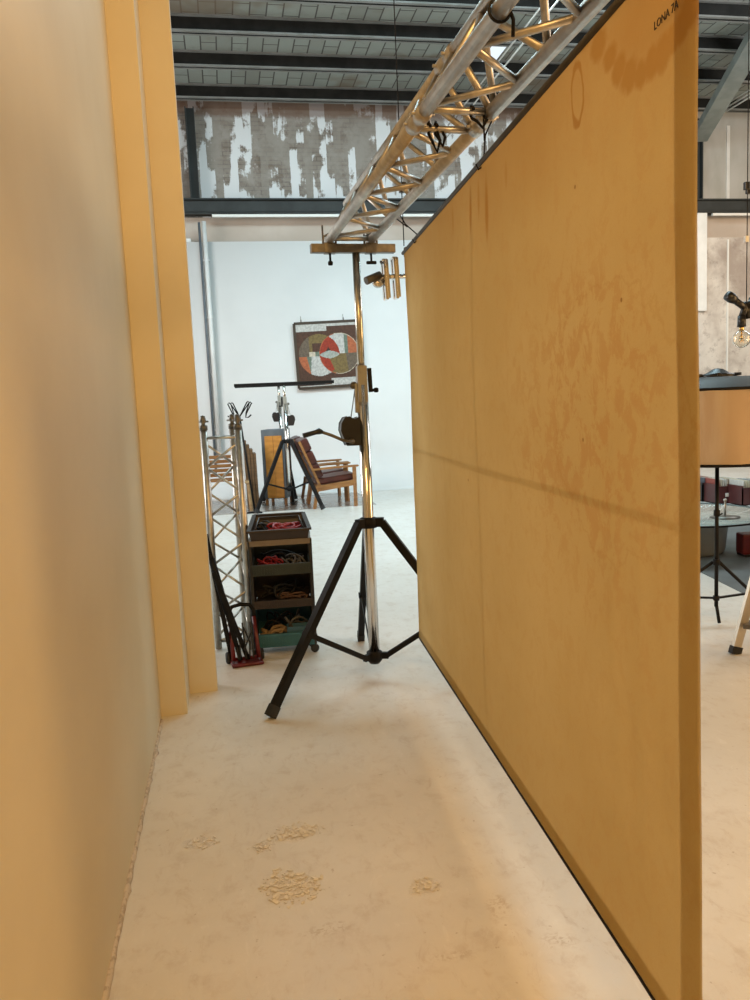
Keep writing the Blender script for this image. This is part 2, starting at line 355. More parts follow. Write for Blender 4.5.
# ================================================================== TRUSS
def truss(name, label, cat, segs, w, r, rw, period, loc, rot, hgt=None, couplers=(), group=None):
    """Triangular truss along local -Y, apex up; segs = list of (y0, y1)."""
    t = thing(name, label, cat, loc, 0, group); t.rotation_euler = rot
    h = hgt or w * .866
    C = [Vector((-w / 2, 0, 0)), Vector((w / 2, 0, 0)), Vector((0, 0, h))]
    for (a, bb) in segs:
        for c in C:
            g = MB(); g.tube(c + Vector((0, a, 0)), c + Vector((0, bb, 0)), r, n=16); g.build('chord', M['alu'], t)
        g = MB(); L = bb - a; n = max(1, round((abs(L) - .16) / period)); s = math.copysign(1, L)
        a2, b2 = a + .08 * s, bb - .08 * s; st = (b2 - a2) / n
        for f, (i, j) in enumerate(((0, 1), (0, 2), (1, 2))):
            for k in range(n):
                y0 = a2 + k * st
                g.tube(C[i] + Vector((0, y0, 0)), C[j] + Vector((0, y0 + st / 2, 0)), rw, n=8)
                g.tube(C[j] + Vector((0, y0 + st / 2, 0)), C[i] + Vector((0, y0 + st, 0)), rw, n=8)
            for y in (a + .05 * s, bb - .05 * s):
                g.tube(C[i] + Vector((0, y, 0)), C[j] + Vector((0, y, 0)), rw * 1.1, n=8)
        g.build('lattice', M['alu'], t)
    for y in couplers:
        for c in C:
            g = MB(); cc = c + Vector((0, y, 0))
            prof = [(r * .9, -.075), (r * 1.22, -.07), (r * 1.22, -.02), (r * .95, -.012), (r * .95, .012), (r * 1.22, .02), (r * 1.22, .07), (r * .9, .075)]
            g.lathe(prof, cc, 16, rotm('X', 90)); 
            for dy in (-.045, .045): g.tube(cc + Vector((-r * 1.7, dy, 0)), cc + Vector((r * 1.7, dy, 0)), .006, n=8)
            g.build('coupler', M['alu'], t)
    return t
d209 = ray(178, 444).normalized(); rzT = math.atan2(-d209.x, d209.y); RT_ = Matrix.Rotation(rzT, 3, 'Z') @ Matrix.Rotation(math.asin(d209.z), 3, 'X')
SY = 4.35                                              # crank stand distance
pL, pR = onY(329, 243, SY), onY(371, 242, SY); pm = (pL + pR) / 2; TZ = 2.42
TW = .225
truss_o = truss('lighting_truss', 'long aluminium triangular truss carried on the tall wind-up stand', 'truss', [(0.02, -1.60), (-1.66, -4.93), (-4.99, -5.9)], TW, .0235, .0115, .40,
      (pm.x, SY, TZ), RT_.to_euler(), couplers=(-1.63, -4.96))
def T(x, y, z): return Vector((pm.x, SY, TZ)) + RT_ @ Vector((x, y, z))

# ================================================================== WIND-UP STANDS
def crank_stand(label, loc, legs, hub_z, collar_z, col_r, col_top, mast_top, winch_side, bar, brace_f=.42, group=None, legr=.021, colm='chrome', crank=True, pads=(), barh=.045):
    """legs: list of foot offsets (x, y) from the column."""
    t = thing('wind_up_stand', label, 'light stand', loc, 0, group)
    g = MB(); g.tube((0, 0, hub_z - .02), (0, 0, col_top), col_r, n=24); g.build('column', M[colm], t)
    g = MB(); g.lathe([(0, collar_z - .035), (col_r * 1.5, collar_z - .03), (col_r * 1.65, collar_z), (col_r * 1.5, collar_z + .025), (col_r * 1.05, collar_z + .03)], n=20)
    for lx, ly in legs:
        d = Vector((lx, ly, 0)).normalized(); u = Vector((0, 0, collar_z)); g.bar(d * col_r * .8 + u, d * (col_r + .055) + u, .04, .05)
    g.build('collar', M['black'], t)
    g = MB(); g.lathe([(0, hub_z - .045), (col_r * .9, hub_z - .045), (col_r * 1.45, hub_z - .025), (col_r * 1.45, hub_z + .02), (col_r * 1.02, hub_z + .03)], n=20)
    for lx, ly in legs:
        d = Vector((lx, ly, 0)).normalized(); u = Vector((0, 0, hub_z)); g.bar(d * col_r * .8 + u, d * (col_r + .05) + u, .025, .035)
    g.build('hub', M['black'], t)
    for lx, ly in legs:
        d = Vector((lx, ly, 0)).normalized(); f = Vector((lx, ly, legr)); a = d * (col_r + .045) + Vector((0, 0, collar_z))
        g = MB(); g.bar(a, f, legr * 1.8, legr * 2.0, d); lo = g.build('leg', M['black'], t)
        m = a.lerp(f, .62)
        g = MB(); g.bar(f + (a - f).normalized() * .05, f + (f - a).normalized() * .008, legr * 2.1, legr * 2.3, d); g.build('rubber_foot', M['blackrub'], lo)
        g = MB(); hb = d * (col_r + .04) + Vector((0, 0, hub_z))
        m = a.lerp(f, .60); side = d.cross(Vector((0, 0, 1)))
        for s in (-1, 1): g.bar(hb + side * s * .012, m + side * s * .012, .006, .026)
        g.tube(m - side * .026, m + side * .026, .02, n=12)
        g.build('brace', M['black'], t)
    # upper bracket, mast
    g = MB(); g.tube((0, 0, col_top - .02), (0, 0, mast_top), col_r * .66, n=20); g.build('mast', M['mast'], t)
    g = MB(); g.box((0, 0, col_top + .005), (col_r * 1.75, col_r * 1.9, .20), bev=.006); g.box((winch_side * col_r * 1.1, 0, col_top - .07), (col_r * .6, .03, .16), bev=.006); g.build('head_bracket', M['bracket'], t)
    g = MB(); g.bar((-winch_side * (col_r * 1.35), -.01, col_top + .09), (-winch_side * (col_r * 1.45), -.01, col_top - .04), .014, .022)
    g.tube((-winch_side * col_r * 1.2, -.012, col_top - .03), (-winch_side * (col_r * 2.4), -.012, col_top - .03), .007, n=8); g.lathe([(0, -.014), (.013, -.011), (.015, 0), (.013, .011), (0, .014)], (-winch_side * col_r * 2.4, -.012, col_top - .03), 10)
    g.build('lock_lever', M['black'], t)
    zc = col_top - .24
    g = MB(); w = winch_side
    poly = [(col_r * .9, -.085), (col_r + .075, -.085), (col_r + .085, -.06), (col_r + .105, .0), (col_r + .10, .04), (col_r + .08, .07), (col_r + .055, .075), (col_r + .03, .06), (col_r * .9, .07)]
    for y0, y1 in ((-.055, -.049), (.049, .055)): g.prism(poly, y0, y1, lambda x, y, tt: Vector((w * x, tt, zc + y)))
    poly2 = [(x * .97 + .001, y * .95) for x, y in poly]
    g.prism(poly2, -.049, .049, lambda x, y, tt: Vector((w * x, tt, zc + y)))
    wo = g.build('winch', M['blackplastic'], t)
    g = MB(); g.tube((w * (col_r + .04), 0, zc + .06), (w * (col_r * 1.3), 0, col_top - .02), .003, n=6)
    g.lathe([(0, -.008), (.02, -.008), (.016, 0), (.02, .008), (0, .008)], (w * col_r * 1.5, 0, col_top), 14, rotm('X', 90)); g.build('cable', M['steel'], t)
    if crank:
        g = MB(); g.path([(w * (col_r + .05), -.058, zc - .06), (w * (col_r + .05), -.085, zc - .062), (w * (col_r + .10), -.088, zc - .052), (w * (col_r + .16), -.09, zc - .022), (w * (col_r + .225), -.092, zc + .004)], .0085, 8)
        g.lathe([(0, -.01), (.016, -.01), (.016, .01), (0, .01)], (w * (col_r + .05), -.066, zc - .061), 12, rotm('X', 90)); co_ = g.build('crank_arm', M['steel'], t)
        g = MB(); g.path([(w * (col_r + .210), -.090, zc - .002), (w * (col_r + .228), -.093, zc + .004), (w * (col_r + .248), -.095, zc - .001), (w * (col_r + .315), -.10, zc - .016)], [.010, .018, .013, .014], 10); g.build('crank_grip', M['blackplastic'], co_)
    g = MB(); g.box((bar[2] if len(bar) > 2 else (bar[0] + bar[1]) / 2, 0, mast_top + barh / 2 - .006), (bar[1] - bar[0], barh, barh), rotm('Z', math.degrees(bar[3]) if len(bar) > 3 else 0), bev=.003); cb_ = g.build('crossbar', M['steel'] if crank else M['black'], t)
    return t, cb_
base = onY(376, 657, SY); topp = onY(354.5, 250, SY)
sx = (base.x * .45 + topp.x * .55)
f1 = onZ(271, 719); f2 = onZ(361, 641)
legs = [(f1.x - sx, f1.y - SY), (f2.x - sx, f2.y - SY), (.66, -.22)]
bl = onY(310, 248, SY).x - sx; brr = onY(395, 247, SY).x - sx
colz = onY(372, 522, SY).z; hubz = onY(376, 655, SY).z; ct = onY(364, 385, SY).z
mast_top = TZ - .0225 - .045
st, cb_ = crank_stand('tall wind-up stand with black tripod legs holding the truss end beside the canvas', (sx, SY, 0), legs, hubz, colz, .031, ct, mast_top + .006, -1, (bl, brr, (bl + brr) / 2, rzT))
# clamps holding the truss chords on the crossbar
for k in (-1, 1):
    p = T(k * TW / 2, 0, 0) - Vector((sx, SY, 0))
    g = MB(); g.box((p.x, p.y, mast_top + .024), (.062, .054, .054), bev=.003)
    g.path([(p.x - .034, p.y, mast_top + .03), (p.x - .034, p.y, TZ + .0), (p.x - .03, p.y, TZ + .018), (p.x, p.y, TZ + .032), (p.x + .03, p.y, TZ + .018), (p.x + .034, p.y, TZ), (p.x + .034, p.y, mast_top + .03)], .006, 8)
    g.tube((p.x - .034, p.y, TZ), (p.x - .034, p.y, TZ + .075), .005, n=8)
    cl = g.build('chord_clamp', M['steel'], cb_)
    g = MB(); g.tube((p.x, p.y, mast_top), (p.x, p.y, mast_top - .045), .006, n=8)
    if k == 1: g.box((p.x, p.y, mast_top - .05), (.056, .016, .018), bev=.006)
    else: g.lathe([(0, -.02), (.012, -.018), (.014, -.004), (.01, .004), (0, .006)], (p.x, p.y, mast_top - .045), 12)
    g.build('clamp_knob', M['black'], cl)

# ================================================================== CANVAS BACKDROP
BY0, BY1 = 4.20, 1.27                                   # far and near edge
pa, pb = onY(401, 254, BY0), onY(422, 637, BY0)
BX0 = (pa.x + pb.x) / 2; d270 = ray(270, 409); slope = d270.x / d270.y
BX1 = BX0 + slope * (BY1 - BY0)
ZT, ZB = pa.z + .005, pb.z
Lb = math.hypot(BX1 - BX0, BY1 - BY0)
bd = thing('canvas_backdrop', 'large tan muslin canvas with water stains hanging from the truss', 'backdrop', (BX0, BY0, 0), 0, None, 'thing')
bd.rotation_euler = (0, 0, math.atan2(BY1 - BY0, BX1 - BX0))          # local +X runs from far edge to near edge
cmn = bpy.data.materials.new('muslin'); cmn.use_nodes = True; b = NB(cmn); b.n.remove(b.b)
v = b.coord(); nz = b.noise(v, 5, 6, .65); nb = b.noise(v, 1.3, 4); nf = b.noise(v, 260, 2); nm = b.noise(b.coord((1.15, 1, .95)), 13, 7, .75, .5)
c = b.mix(b.ramp(nb, .3, .7), (.565, .452, .232), (.51, .392, .187))
c = b.mix(b.math('MULTIPLY', b.ramp(nf, .45, .7), .14), c, (.45, .28, .12))
c = b.mix(b.math('MULTIPLY', b.ramp(nm, .50, .60), .16), c, (.47, .29, .12))
ns_ = b.noise(b.coord((3, 1, .35)), 6, 5, .7); c = b.mix(b.math('MULTIPLY', b.ramp(ns_, .48, .7), .12), c, (.50, .335, .145))
def bp(u, vv):                                         # a pixel on the canvas -> local (s, z)
    q = ray(u, vv); n = Vector((-(BY1 - BY0), BX1 - BX0, 0)); k = n.dot(Vector((BX0, BY0, 0)) - Vector((0, 0, 0))) / n.dot(q)
    w = q * k + Vector((0, 0, H)); return ((Vector((w.x - BX0, w.y - BY0))).length, w.z)
dark = (.40, .225, .07)
# mottled damp patch over the middle
s0, z0 = bp(600, 420); k, _ = b.blob(v, (s0 - .1, 0, z0), (.75, 1, .60), 1.3, nz, 1.05, .1)
c = b.mix(b.math('MULTIPLY', b.math('MULTIPLY', k, b.ramp(nm, .47, .56)), .5), c, (.47, .285, .12))
# big tide-mark at top: a ragged V with a dark lower edge
nE = b.noise(v, 26, 4, .6); band = None; core = None
VP = [(574, 22), (586, 34), (598, 45), (609, 58), (618, 69), (628, 76), (640, 73), (652, 63), (663, 52), (673, 40), (683, 27), (692, 12)]
for k_, (u, vv) in enumerate(VP):
    s, z = bp(u, vv); Rz = .026 + .003 * (k_ % 3); kk, _ = b.blob(v, (s, 0, z), (Rz * 1.5, 1, Rz * 1.15), .9, nE, 1.15, .55)
    band = kk if band is None else b.math('MAXIMUM', band, kk)
c = b.mix(b.math('MULTIPLY', band, .75), c, (.37, .21, .06))
s, z = bp(655, 8); k, _ = b.blob(v, (s, 0, z), (.30, 1, .10), .7, nz, 1.0, .3); c = b.mix(b.math('MULTIPLY', k, .35), c, dark)
# ring shaped mark
s, z = bp(576, 95); k, d = b.blob(v, (s, 0, z), (.036, 1, .065), .9, b.noise(v, 13, 2, .5), 1, .8)
rg = b.math('SUBTRACT', 1.0, b.ramp(b.math('ABSOLUTE', b.math('SUBTRACT', d, 1.0)), .05, .17)); c = b.mix(b.math('MULTIPLY', rg, .75), c, (.33, .17, .05))
# faint large ring in lower middle
s, z = bp(600, 380); k, d = b.blob(v, (s + .05, 0, z - .1), (.36, 1, .30), 1.1, nz, 1, .8)
rg = b.math('SUBTRACT', 1.0, b.ramp(b.math('ABSOLUTE', b.math('SUBTRACT', d, 1.0)), .0, .04)); c = b.mix(b.math('MULTIPLY', rg, .22), c, (.42, .25, .09))
# drips below the pipe
for (u, v0, v1, wd, a) in ((470, 188, 238, .022, .7), (486, 170, 245, .026, .8), (478, 180, 220, .018, .5), (452, 205, 235, .02, .4), (505, 160, 190, .02, .35)):
    s, za = bp(u, v0); s_, zb = bp(u + 2, v1); k, _ = b.blob(v, ((s + s_) / 2, 0, (za + zb) / 2), (wd, 1, abs(za - zb) * .62), .7, nz, 1.0, .3); c = b.mix(b.math('MULTIPLY', k, a), c, (.38, .2, .06))
# darker band along the top and scattered spots
sx_ = b.new('ShaderNodeSeparateXYZ'); b.l.new(v, sx_.inputs[0])
k = b.ramp(b.math('ADD', sx_.outputs[2], b.math('MULTIPLY', nb, .25)), ZT - .20, ZT + .12); c = b.mix(b.math('MULTIPLY', k, .45), c, dark)
for (u, vv) in ((573, 187), (580, 440), (470, 480), (620, 300)):
    s, z = bp(u, vv); k, _ = b.blob(v, (s, 0, z), (.006, 1, .006), 0, None, 1.0, .6); c = b.mix(b.math('MULTIPLY', k, .6), c, (.15, .08, .03))
df = b.new('ShaderNodeBsdfDiffuse'); tr = b.new('ShaderNodeBsdfTranslucent'); mx = b.new('ShaderNodeMixShader'); mx.inputs[0].default_value = .43
b.l.new(c, df.inputs[0]); b.l.new(c, tr.inputs[0]); b.l.new(df.outputs[0], mx.inputs[1]); b.l.new(tr.outputs[0], mx.inputs[2])
bpn = b.new('ShaderNodeBump'); bpn.inputs['Strength'].default_value = .15; bpn.inputs['Distance'].default_value = .003; b.l.new(b.math('ADD', nf, b.math('MULTIPLY', nz, 2.)), bpn.inputs['Height'])
b.l.new(bpn.outputs[0], df.inputs['Normal']); b.l.new(mx.outputs[0], b.n['Material Output'].inputs[0])
def wave(s, z):
    e = (ZT - z) / (ZT - ZB)
    m = e * (1 - e) * 4; q = Lb - s
    w = .010 * m * math.sin(s * 3.1 + .6) + .010 * m * noise.noise(Vector((s * 2.2, z * 1.4, 1)))
    lowc = max(0., 1 - abs(q - .24) / .26) * max(0., min(1., (e - .35) / .4)) * (1.15 - e)     # soft fan of creases by the near bottom corner
    w += .0045 * lowc * math.sin(46 * (q - .10 * (1 - e)) + 1.2) + .004 * lowc * noise.noise(Vector((q * 22 + e * 3, z * 2, 5)))
    return w - .016 * math.exp(-(q / .07) ** 2) * (.25 + .75 * e) * (1 - .6 * e)
def sheet(s0, s1, z0, z1, ns, nz_, off, edge=False):
    g = MB(); V = []
    for i in range(ns + 1):
        row = []
        for j in range(nz_ + 1):
            s = s0 + (s1 - s0) * i / ns; z = z0 + (z1 - z0) * j / nz_
            ds = .004 * noise.noise(Vector((z * 9, 4, s1))) if edge and i == ns else 0
            row.append(g.bm.verts.new((s + ds + (s / Lb) ** 2 * (.022 - .034 * (z - ZB) / (ZT - ZB)), wave(s, z) + off, z)))
        V.append(row)
    for i in range(ns):
        for j in range(nz_): g._f([V[i][j], V[i + 1][j], V[i + 1][j + 1], V[i][j + 1]], True)
    return g
sheet(0, Lb, ZB, ZT, 260, 80, 0, True).build('cloth', cmn, bd)
sgn = 1                                                 # local +Y side is the lit side (away from the wall)
thin = cmn.copy(); thin.name = 'thin_muslin'; nb_ = NB(thin); tp_ = nb_.new('ShaderNodeBsdfTransparent'); m2 = nb_.new('ShaderNodeMixShader'); m2.inputs[0].default_value = .08
src = thin.node_tree.nodes['Material Output'].inputs[0].links[0].from_socket; nb_.l.new(src, m2.inputs[1]); nb_.l.new(tp_.outputs[0], m2.inputs[2]); nb_.l.new(m2.outputs[0], thin.node_tree.nodes['Material Output'].inputs[0])
sheet(Lb - .085, Lb - .002, ZB, ZT, 6, 60, .004 * sgn).build('side_hem', thin, bd)
sheet(0, Lb, ZB, ZB + .05, 260, 3, .004 * sgn).build('bottom_hem', thin, bd)
thin = thin.copy(); thin.name = 'gauze_tape'; [setattr(n_.inputs[0], 'default_value', .62) for n_ in thin.node_tree.nodes if n_.type == 'MIX_SHADER' and abs(n_.inputs[0].default_value - .08) < 1e-3]
sA = bp(478, 420)[0]
sheet(sA - .009, sA + .009, ZB, ZT, 2, 50, .004 * sgn).build('seam', thin, bd)
zA = bp(415, 455)[1]; zB_ = bp(697, 520)[1]; zm = (zA + zB_) / 2
sheet(0, Lb - .09, zm - .011, zm + .011, 200, 2, .004 * sgn).build('seam', thin, bd)
g = MB(); g.tube((-.03, 0, ZT + .004), (Lb + .3, 0, ZT + .004), .0095, n=16); g.build('batten_pipe', M['darksteel'], bd)
g = MB(); g.path([(Lb * 1.008 * i / 40, wave(Lb * i / 40, ZB) + .001, ZB - .002) for i in range(41)], .0055, 8); g.build('bottom_bar', M['black'], bd)
# stencilled lettering near the top corner
s, z = bp(657, 31); s2, _ = bp(692, 0)
cu = bpy.data.curves.new('lettering', 'FONT'); cu.body = 'LONA 7A'; cu.size = .021; cu.extrude = .0006; cu.resolution_u = 2
tmp = bpy.data.objects.new('lettering', cu); COL.objects.link(tmp); bpy.context.view_layer.update()
lme = bpy.data.meshes.new_from_object(tmp.evaluated_get(bpy.context.evaluated_depsgraph_get())); bpy.data.objects.remove(tmp)
lo = bpy.data.objects.new('lettering', lme); COL.objects.link(lo); lme.materials.clear(); lme.materials.append(principled('stencil_ink', (.03, .018, .010), .8))
lo.parent = bd; lo.location = (s, -.006 , z); lo.rotation_euler = (PI / 2, 0, 0); lo['label'] = 'dark stencilled letters on the canvas'
# ties from truss chord to pipe
def bdw(s, y, z):
    a = math.atan2(BY1 - BY0, BX1 - BX0); return Vector((BX0, BY0, 0)) + Matrix.Rotation(a, 3, 'Z') @ Vector((s, y, z))
inv = Matrix.Translation((BX0, BY0, 0)) @ Matrix.Rotation(math.atan2(BY1 - BY0, BX1 - BX0), 4, 'Z'); inv = inv.inverted()
for s in (.35, 1.55, 2.75):
    w = bdw(s, 0, ZT); k = (SY - w.y); top = T(TW / 2, -k, 0)
    a = inv @ (top + Vector((0, 0, .024))); e = Vector((s, 0, ZT))
    g = MB(); g.path([e + Vector((0, -.018, 0)), e + Vector((0, -.01, -.018)), e + Vector((0, .018, 0)), e + Vector((0, .01, .018)), a.lerp(e, .5), a + Vector((0, .02, -.02)), a, a + Vector((0, -.022, -.022)), a.lerp(e, .6)], .003, 6)
    g.build('tie_cord', M['black'], bd)

# chrome grip clamps on the far end of the pipe
gp = thing('grip_clamp', 'chrome twin plate grip clamp beside the far top corner of the canvas', 'clamp', onY(392, 276, BY0 + .06))
P = onY(392, 276, BY0 + .06)
def L_(u, v, dy=0): return onY(u, v, BY0 + .06 + dy) - P
g = MB(); g.tube(L_(380, 277), L_(412, 276), .013, n=14); g.lathe([(0, -.014), (.03, -.012), (.03, .012), (0, .014)], L_(378, 282), 16, rotm('X', 70)); g.build('spigot', M['chrome'], gp)
g = MB(); g.tube(L_(366, 281, -.03), L_(380, 275), .021, n=16); g.build('lock_handle', M['steel'], gp)
for (u, sl) in ((384.5, 2.0), (394.5, 1.0)):
    g = MB(); a, c = L_(u - 1, 257 + sl * 2), L_(u + 2, 297 + sl)
    for dy in (-.03, .03):
        g.bar(a + Vector((0, dy, 0)), c + Vector((0, dy, 0)), .020, .028, (0, 1, 0))
    g.bar(a + Vector((.008, -.03, 0)), c + Vector((.008, -.03, 0)), .012, .04, (0, 1, 0)); g.bar(a + Vector((0, -.035, 0)), a + Vector((0, .035, 0)), .026, .012); g.bar(c + Vector((0, -.035, 0)), c + Vector((0, .035, 0)), .014, .012)
    g.box(L_(u + .5, 277), (.02, .075, .035)); g.build('jaw_plate', M['chrome'], gp)
g = MB(); g.tube(L_(407, 276), L_(407, 254), .011, n=12); g.box(L_(407, 252), (.03, .035, .05), bev=.004); g.build('hanger', M['steel'], gp)

# wire dropping from the ceiling to the pipe end
wp = onY(404, 246, BY0 + .02)
hw = thing('hanging_wire', 'thin dark wire dropping from the ceiling behind the truss', 'wire', (wp.x, wp.y, wp.z))
g = MB(); g.tube((0, 0, 0), (-.01, 0, 7.06 - wp.z), .0028, n=6); g.build('strand', M['black'], hw)
g = MB(); zc = onY(405, 187, BY0).z - wp.z; g.box((0, 0, zc), (.03, .025, .05), bev=.006); g.box((.014, 0, zc + .02), (.035, .02, .02), bev=.005); g.build('clip', M['blackplastic'], hw)
# black cable ties round the truss tubes
def tie(u, v, Y, pts, label):
    o = onY(u, v, Y); g = MB(); g.path([Vector(p) for p in pts], .0055, 6); x = g.build('hanging_cable_tie', M['black']); x.location = o; tag(x, label, 'cable tie', 'black ties on the truss'); return x
yT = lambda k: k
a = T(.0, -1.88, 0); r_ = .02
def loop(o, label, dz=.07, lean=.01):
    g = MB(); g.path([(0, -r_, 0), (0, 0, r_), (0, r_, 0), (0, .004, -r_), (lean, 0, -dz * .6), (lean * 2.2, 0, -dz), (lean * 3.2, 0, -dz * .5), (lean * 2.5, .004, -.012)], .0055, 6)
    x = g.build('hanging_cable_tie', M['black']); x.location = o; tag(x, label, 'cable tie', 'black ties on the truss')
loop(T(-.055, -1.56, 0), 'black cable tie looped on truss cross tube, left of two', .08, .012)
loop(T(-.03, -1.56, 0), 'black cable tie looped on truss cross tube, beside the left one', .06, .01)
loop(T(.045, -1.71, 0), 'black cable tie on truss cross tube just past the joint', .05, .016)
g = MB()
o = T(-TW / 2, -2.32, 0); g.path([(.0275 * math.cos(a_), .0, .0275 * math.sin(a_)) for a_ in [i * 2 * PI / 18 for i in range(18)]], .004, 6, closed=True); g.path([(.027, 0, 0), (.036, 0, -.02), (.034, 0, -.06)], .005, 6)
x = g.build('hanging_cable_tie', M['black']); x.location = o; tag(x, 'black strap wrapped round the nearer truss chord', 'cable tie', 'black ties on the truss')
# ================================================================== LEFT CLUSTER
# standing truss tower behind the wall end
pt = onZ(241, 661); TWR = .23
tw = truss('truss_tower', 'short aluminium truss section standing upright behind the wall end', 'truss', [(0.0, 1.42)], TWR, .0225, .008, .30, (0, 0, 0), (PI / 2, 0, 0), hgt=.2)
tw.location = (pt.x - TWR / 2 + .085, 5.14, 0.008); tw.rotation_euler = (PI / 2, 0, math.radians(158))
for c in ((-TWR / 2, 0), (TWR / 2, 0), (0, .2)):
    g = MB(); g.lathe([(0, 0), (.026, 0), (.026, .03), (.012, .035), (.020, .06), (.014, .09), (0, .095)], (c[0], 1.42, c[1]), 14, rotm('X', -90))
    g.tube((c[0] - .035, 1.475, c[1]), (c[0] + .035, 1.475, c[1]), .006, n=8); g.build('spigot', M['steel'], tw)

# tiered plastic trolley
CW = .365; CD = .33; TY = 4.93
tr_ = thing('tiered_trolley', 'dark four tier plastic basket trolley with teal bottom beside black tripod leg', 'trolley', (onY(285, 600, TY).x, TY + CD / 2, 0), math.radians(-4))
def basket(z, hf, h, mat, name):
    g = MB(); x, y, w = CW / 2, CD / 2, .006
    g.box((0, 0, z + .004), (CW - .02, CD - .02, .008))
    g.box((0, -y, z + hf / 2), (CW, w, hf)); g.box((0, y, z + h / 2), (CW, w, h)); g.box((-x, 0, z + h / 2), (w, CD, h)); g.box((x, 0, z + h / 2), (w, CD, h))
    pts = [(-x, -y, z + hf), (x, -y, z + hf), (x, y, z + hf), (-x, y, z + hf)]
    for i in range(4): g.bar(pts[i], pts[(i + 1) % 4], .020, .014)
    n = 22
    for i in range(n): g.box((-x + CW * (i + .5) / n, -y - .005, z + hf * .5), (.006, .006, hf * .8))
    for i in range(12):
        for sx2 in (-1, 1): g.box((sx2 * (x + .004), -y + CD * (i + .5) / 12, z + h * .48), (.006, .01, h * .85))
    return g.build(name, mat, tr_)
basket(.055, .078, .235, M['teal'], 'basket'); basket(.305, .045, .195, M['brownplastic'], 'basket'); basket(.515, .062, .15, M['greenplastic'], 'basket')
g = MB(); yf, yb = -CD / 2 - .02, CD / 2 + .02; xf, xb = .187, .160; zf, zb2 = .735, .765; hF = .062; hB = .085
lo_ = [(-xf * .93, yf + .02, zf), (xf * .93, yf + .02, zf), (xb * .93, yb - .02, zb2), (-xb * .93, yb - .02, zb2)]
hi_ = [(-xf, yf, zf + hF), (xf, yf, zf + hF), (xb, yb, zb2 + hB), (-xb, yb, zb2 + hB)]
g.quad(*lo_)
for i in range(4):
    k = (i + 1) % 4; ctr = Vector((0, 0, zf)); 
    g.quad(lo_[i], lo_[k], hi_[k], hi_[i]); g.bar(hi_[i], hi_[k], .026, .014)
    li = [Vector(q_) * 1.0 + Vector((-.006 if q_[0] > 0 else .006, -.006 if q_[1] > 0 else .006, .004)) for q_ in (lo_[i], lo_[k], hi_[k], hi_[i])]; g.quad(*li)
g.path([(-xf * .8, yf + .05, zf + hF + .004), (-xb * .8, yb - .05, zb2 + hB - .01), (xb * .8, yb - .05, zb2 + hB - .01), (xf * .8, yf + .05, zf + hF + .004)], .006, 6); g.build('top_tray', M['brownplastic'], tr_)
x, y, z = CW / 2 + .004, CD / 2, .70
g = MB()
for (a, b2) in (((-x, -y), (x, -y)), ((x, -y), (x, y)), ((x, y), (-x, y)), ((-x, y), (-x, -y))): g.bar((a[0], a[1], z + .02), (b2[0], b2[1], z + .02), .012, .034)
g.build('tray_lip', mottled('taupe_plastic', (.16, .125, .09), (.20, .16, .12), 6, .5), tr_)
for sx2 in (-1, 1):
    for sy2 in (-1, 1):
        g = MB(); g.box((sx2 * (CW / 2 + .004), sy2 * (CD / 2 - .012), .395), (.022, .03, .68), bev=.004); g.build('post', M['blackplastic'], tr_)
        g = MB(); g.tube((sx2 * (CW / 2 - .03), sy2 * (CD / 2 - .03), .058), (sx2 * (CW / 2 - .03), sy2 * (CD / 2 - .03), .045), .008, n=8)
        g.bar((sx2 * (CW / 2 - .03), sy2 * (CD / 2 - .03), .050), (sx2 * (CW / 2 - .0), sy2 * (CD / 2 - .03) - .02, .03), .028, .01); ca = g.build('caster', M['blackplastic'], tr_)
        g = MB(); g.lathe([(0, -.011), (.02, -.011), (.0275, -.006), (.0275, .006), (.02, .011), (0, .011)], (sx2 * (CW / 2 - .0), sy2 * (CD / 2 - .03) - .02, .0275), 18, rotm('X', 90) @ rotm('Y', 20)); g.build('wheel', M['blackrub'], ca)
trm = Matrix.Translation(tr_.location) @ Matrix.Rotation(tr_.rotation_euler.z, 4, 'Z')
def tangle(name, c, size, r, mat, label, seed, n=60, cat='cable', group=None):
    rnd = random.Random(seed); pts = []
    ph = [rnd.uniform(0, 6.28) for _ in range(6)]
    for i in range(n):
        t = i / n * 2 * PI
        x = .55 * math.sin(5 * t + ph[0]) + .42 * math.sin(3 * t + ph[1]); y = .5 * math.cos(5 * t + ph[2]) + .45 * math.sin(2 * t + ph[3]); z = .55 * math.sin(7 * t + ph[4]) + .4 * math.sin(4 * t + ph[5])
        pts.append(Vector((x * size[0], y * size[1], (z * .5 + .5) * size[2])))
    zmin = min(p.z for p in pts) - r
    g = MB(); g.path([p - Vector((0, 0, zmin)) for p in pts], r, 6, closed=True); o = g.build(name, mat)
    o.location = trm @ Vector(c); o.rotation_euler = (0, 0, tr_.rotation_euler.z); tag(o, label, cat, group); return o
cg = 'cables in the trolley'
tangle('cable_bundle', (.03, -.02, .765), (.12, .08, .05), .008, M['redcable'], 'red cable bundle in the top tray of the trolley', 1, group=cg)
tangle('cable_bundle', (-.08, .03, .765), (.07, .07, .06), .006, M['blackrub'], 'black cable bundle in the top tray beside red cable', 2, group=cg)
tangle('cable_bundle', (-.07, -.02, .526), (.09, .09, .08), .006, M['redcable'], 'dark red cable bundle in upper basket of trolley', 3, group=cg)
tangle('cable_bundle', (.08, -.02, .526), (.08, .09, .09), .006, M['greycable'], 'grey cable bundle in upper basket of trolley', 4, group=cg)
tangle('cable_bundle', (.0, .05, .526), (.15, .06, .10), .007, M['blackrub'], 'black cable bundle at the back of upper basket', 5, 90, group=cg)
tangle('cable_bundle', (0, .0, .316), (.15, .10, .12), .007, M['blackrub'], 'black cable bundle filling middle basket of trolley', 6, 100, group=cg)
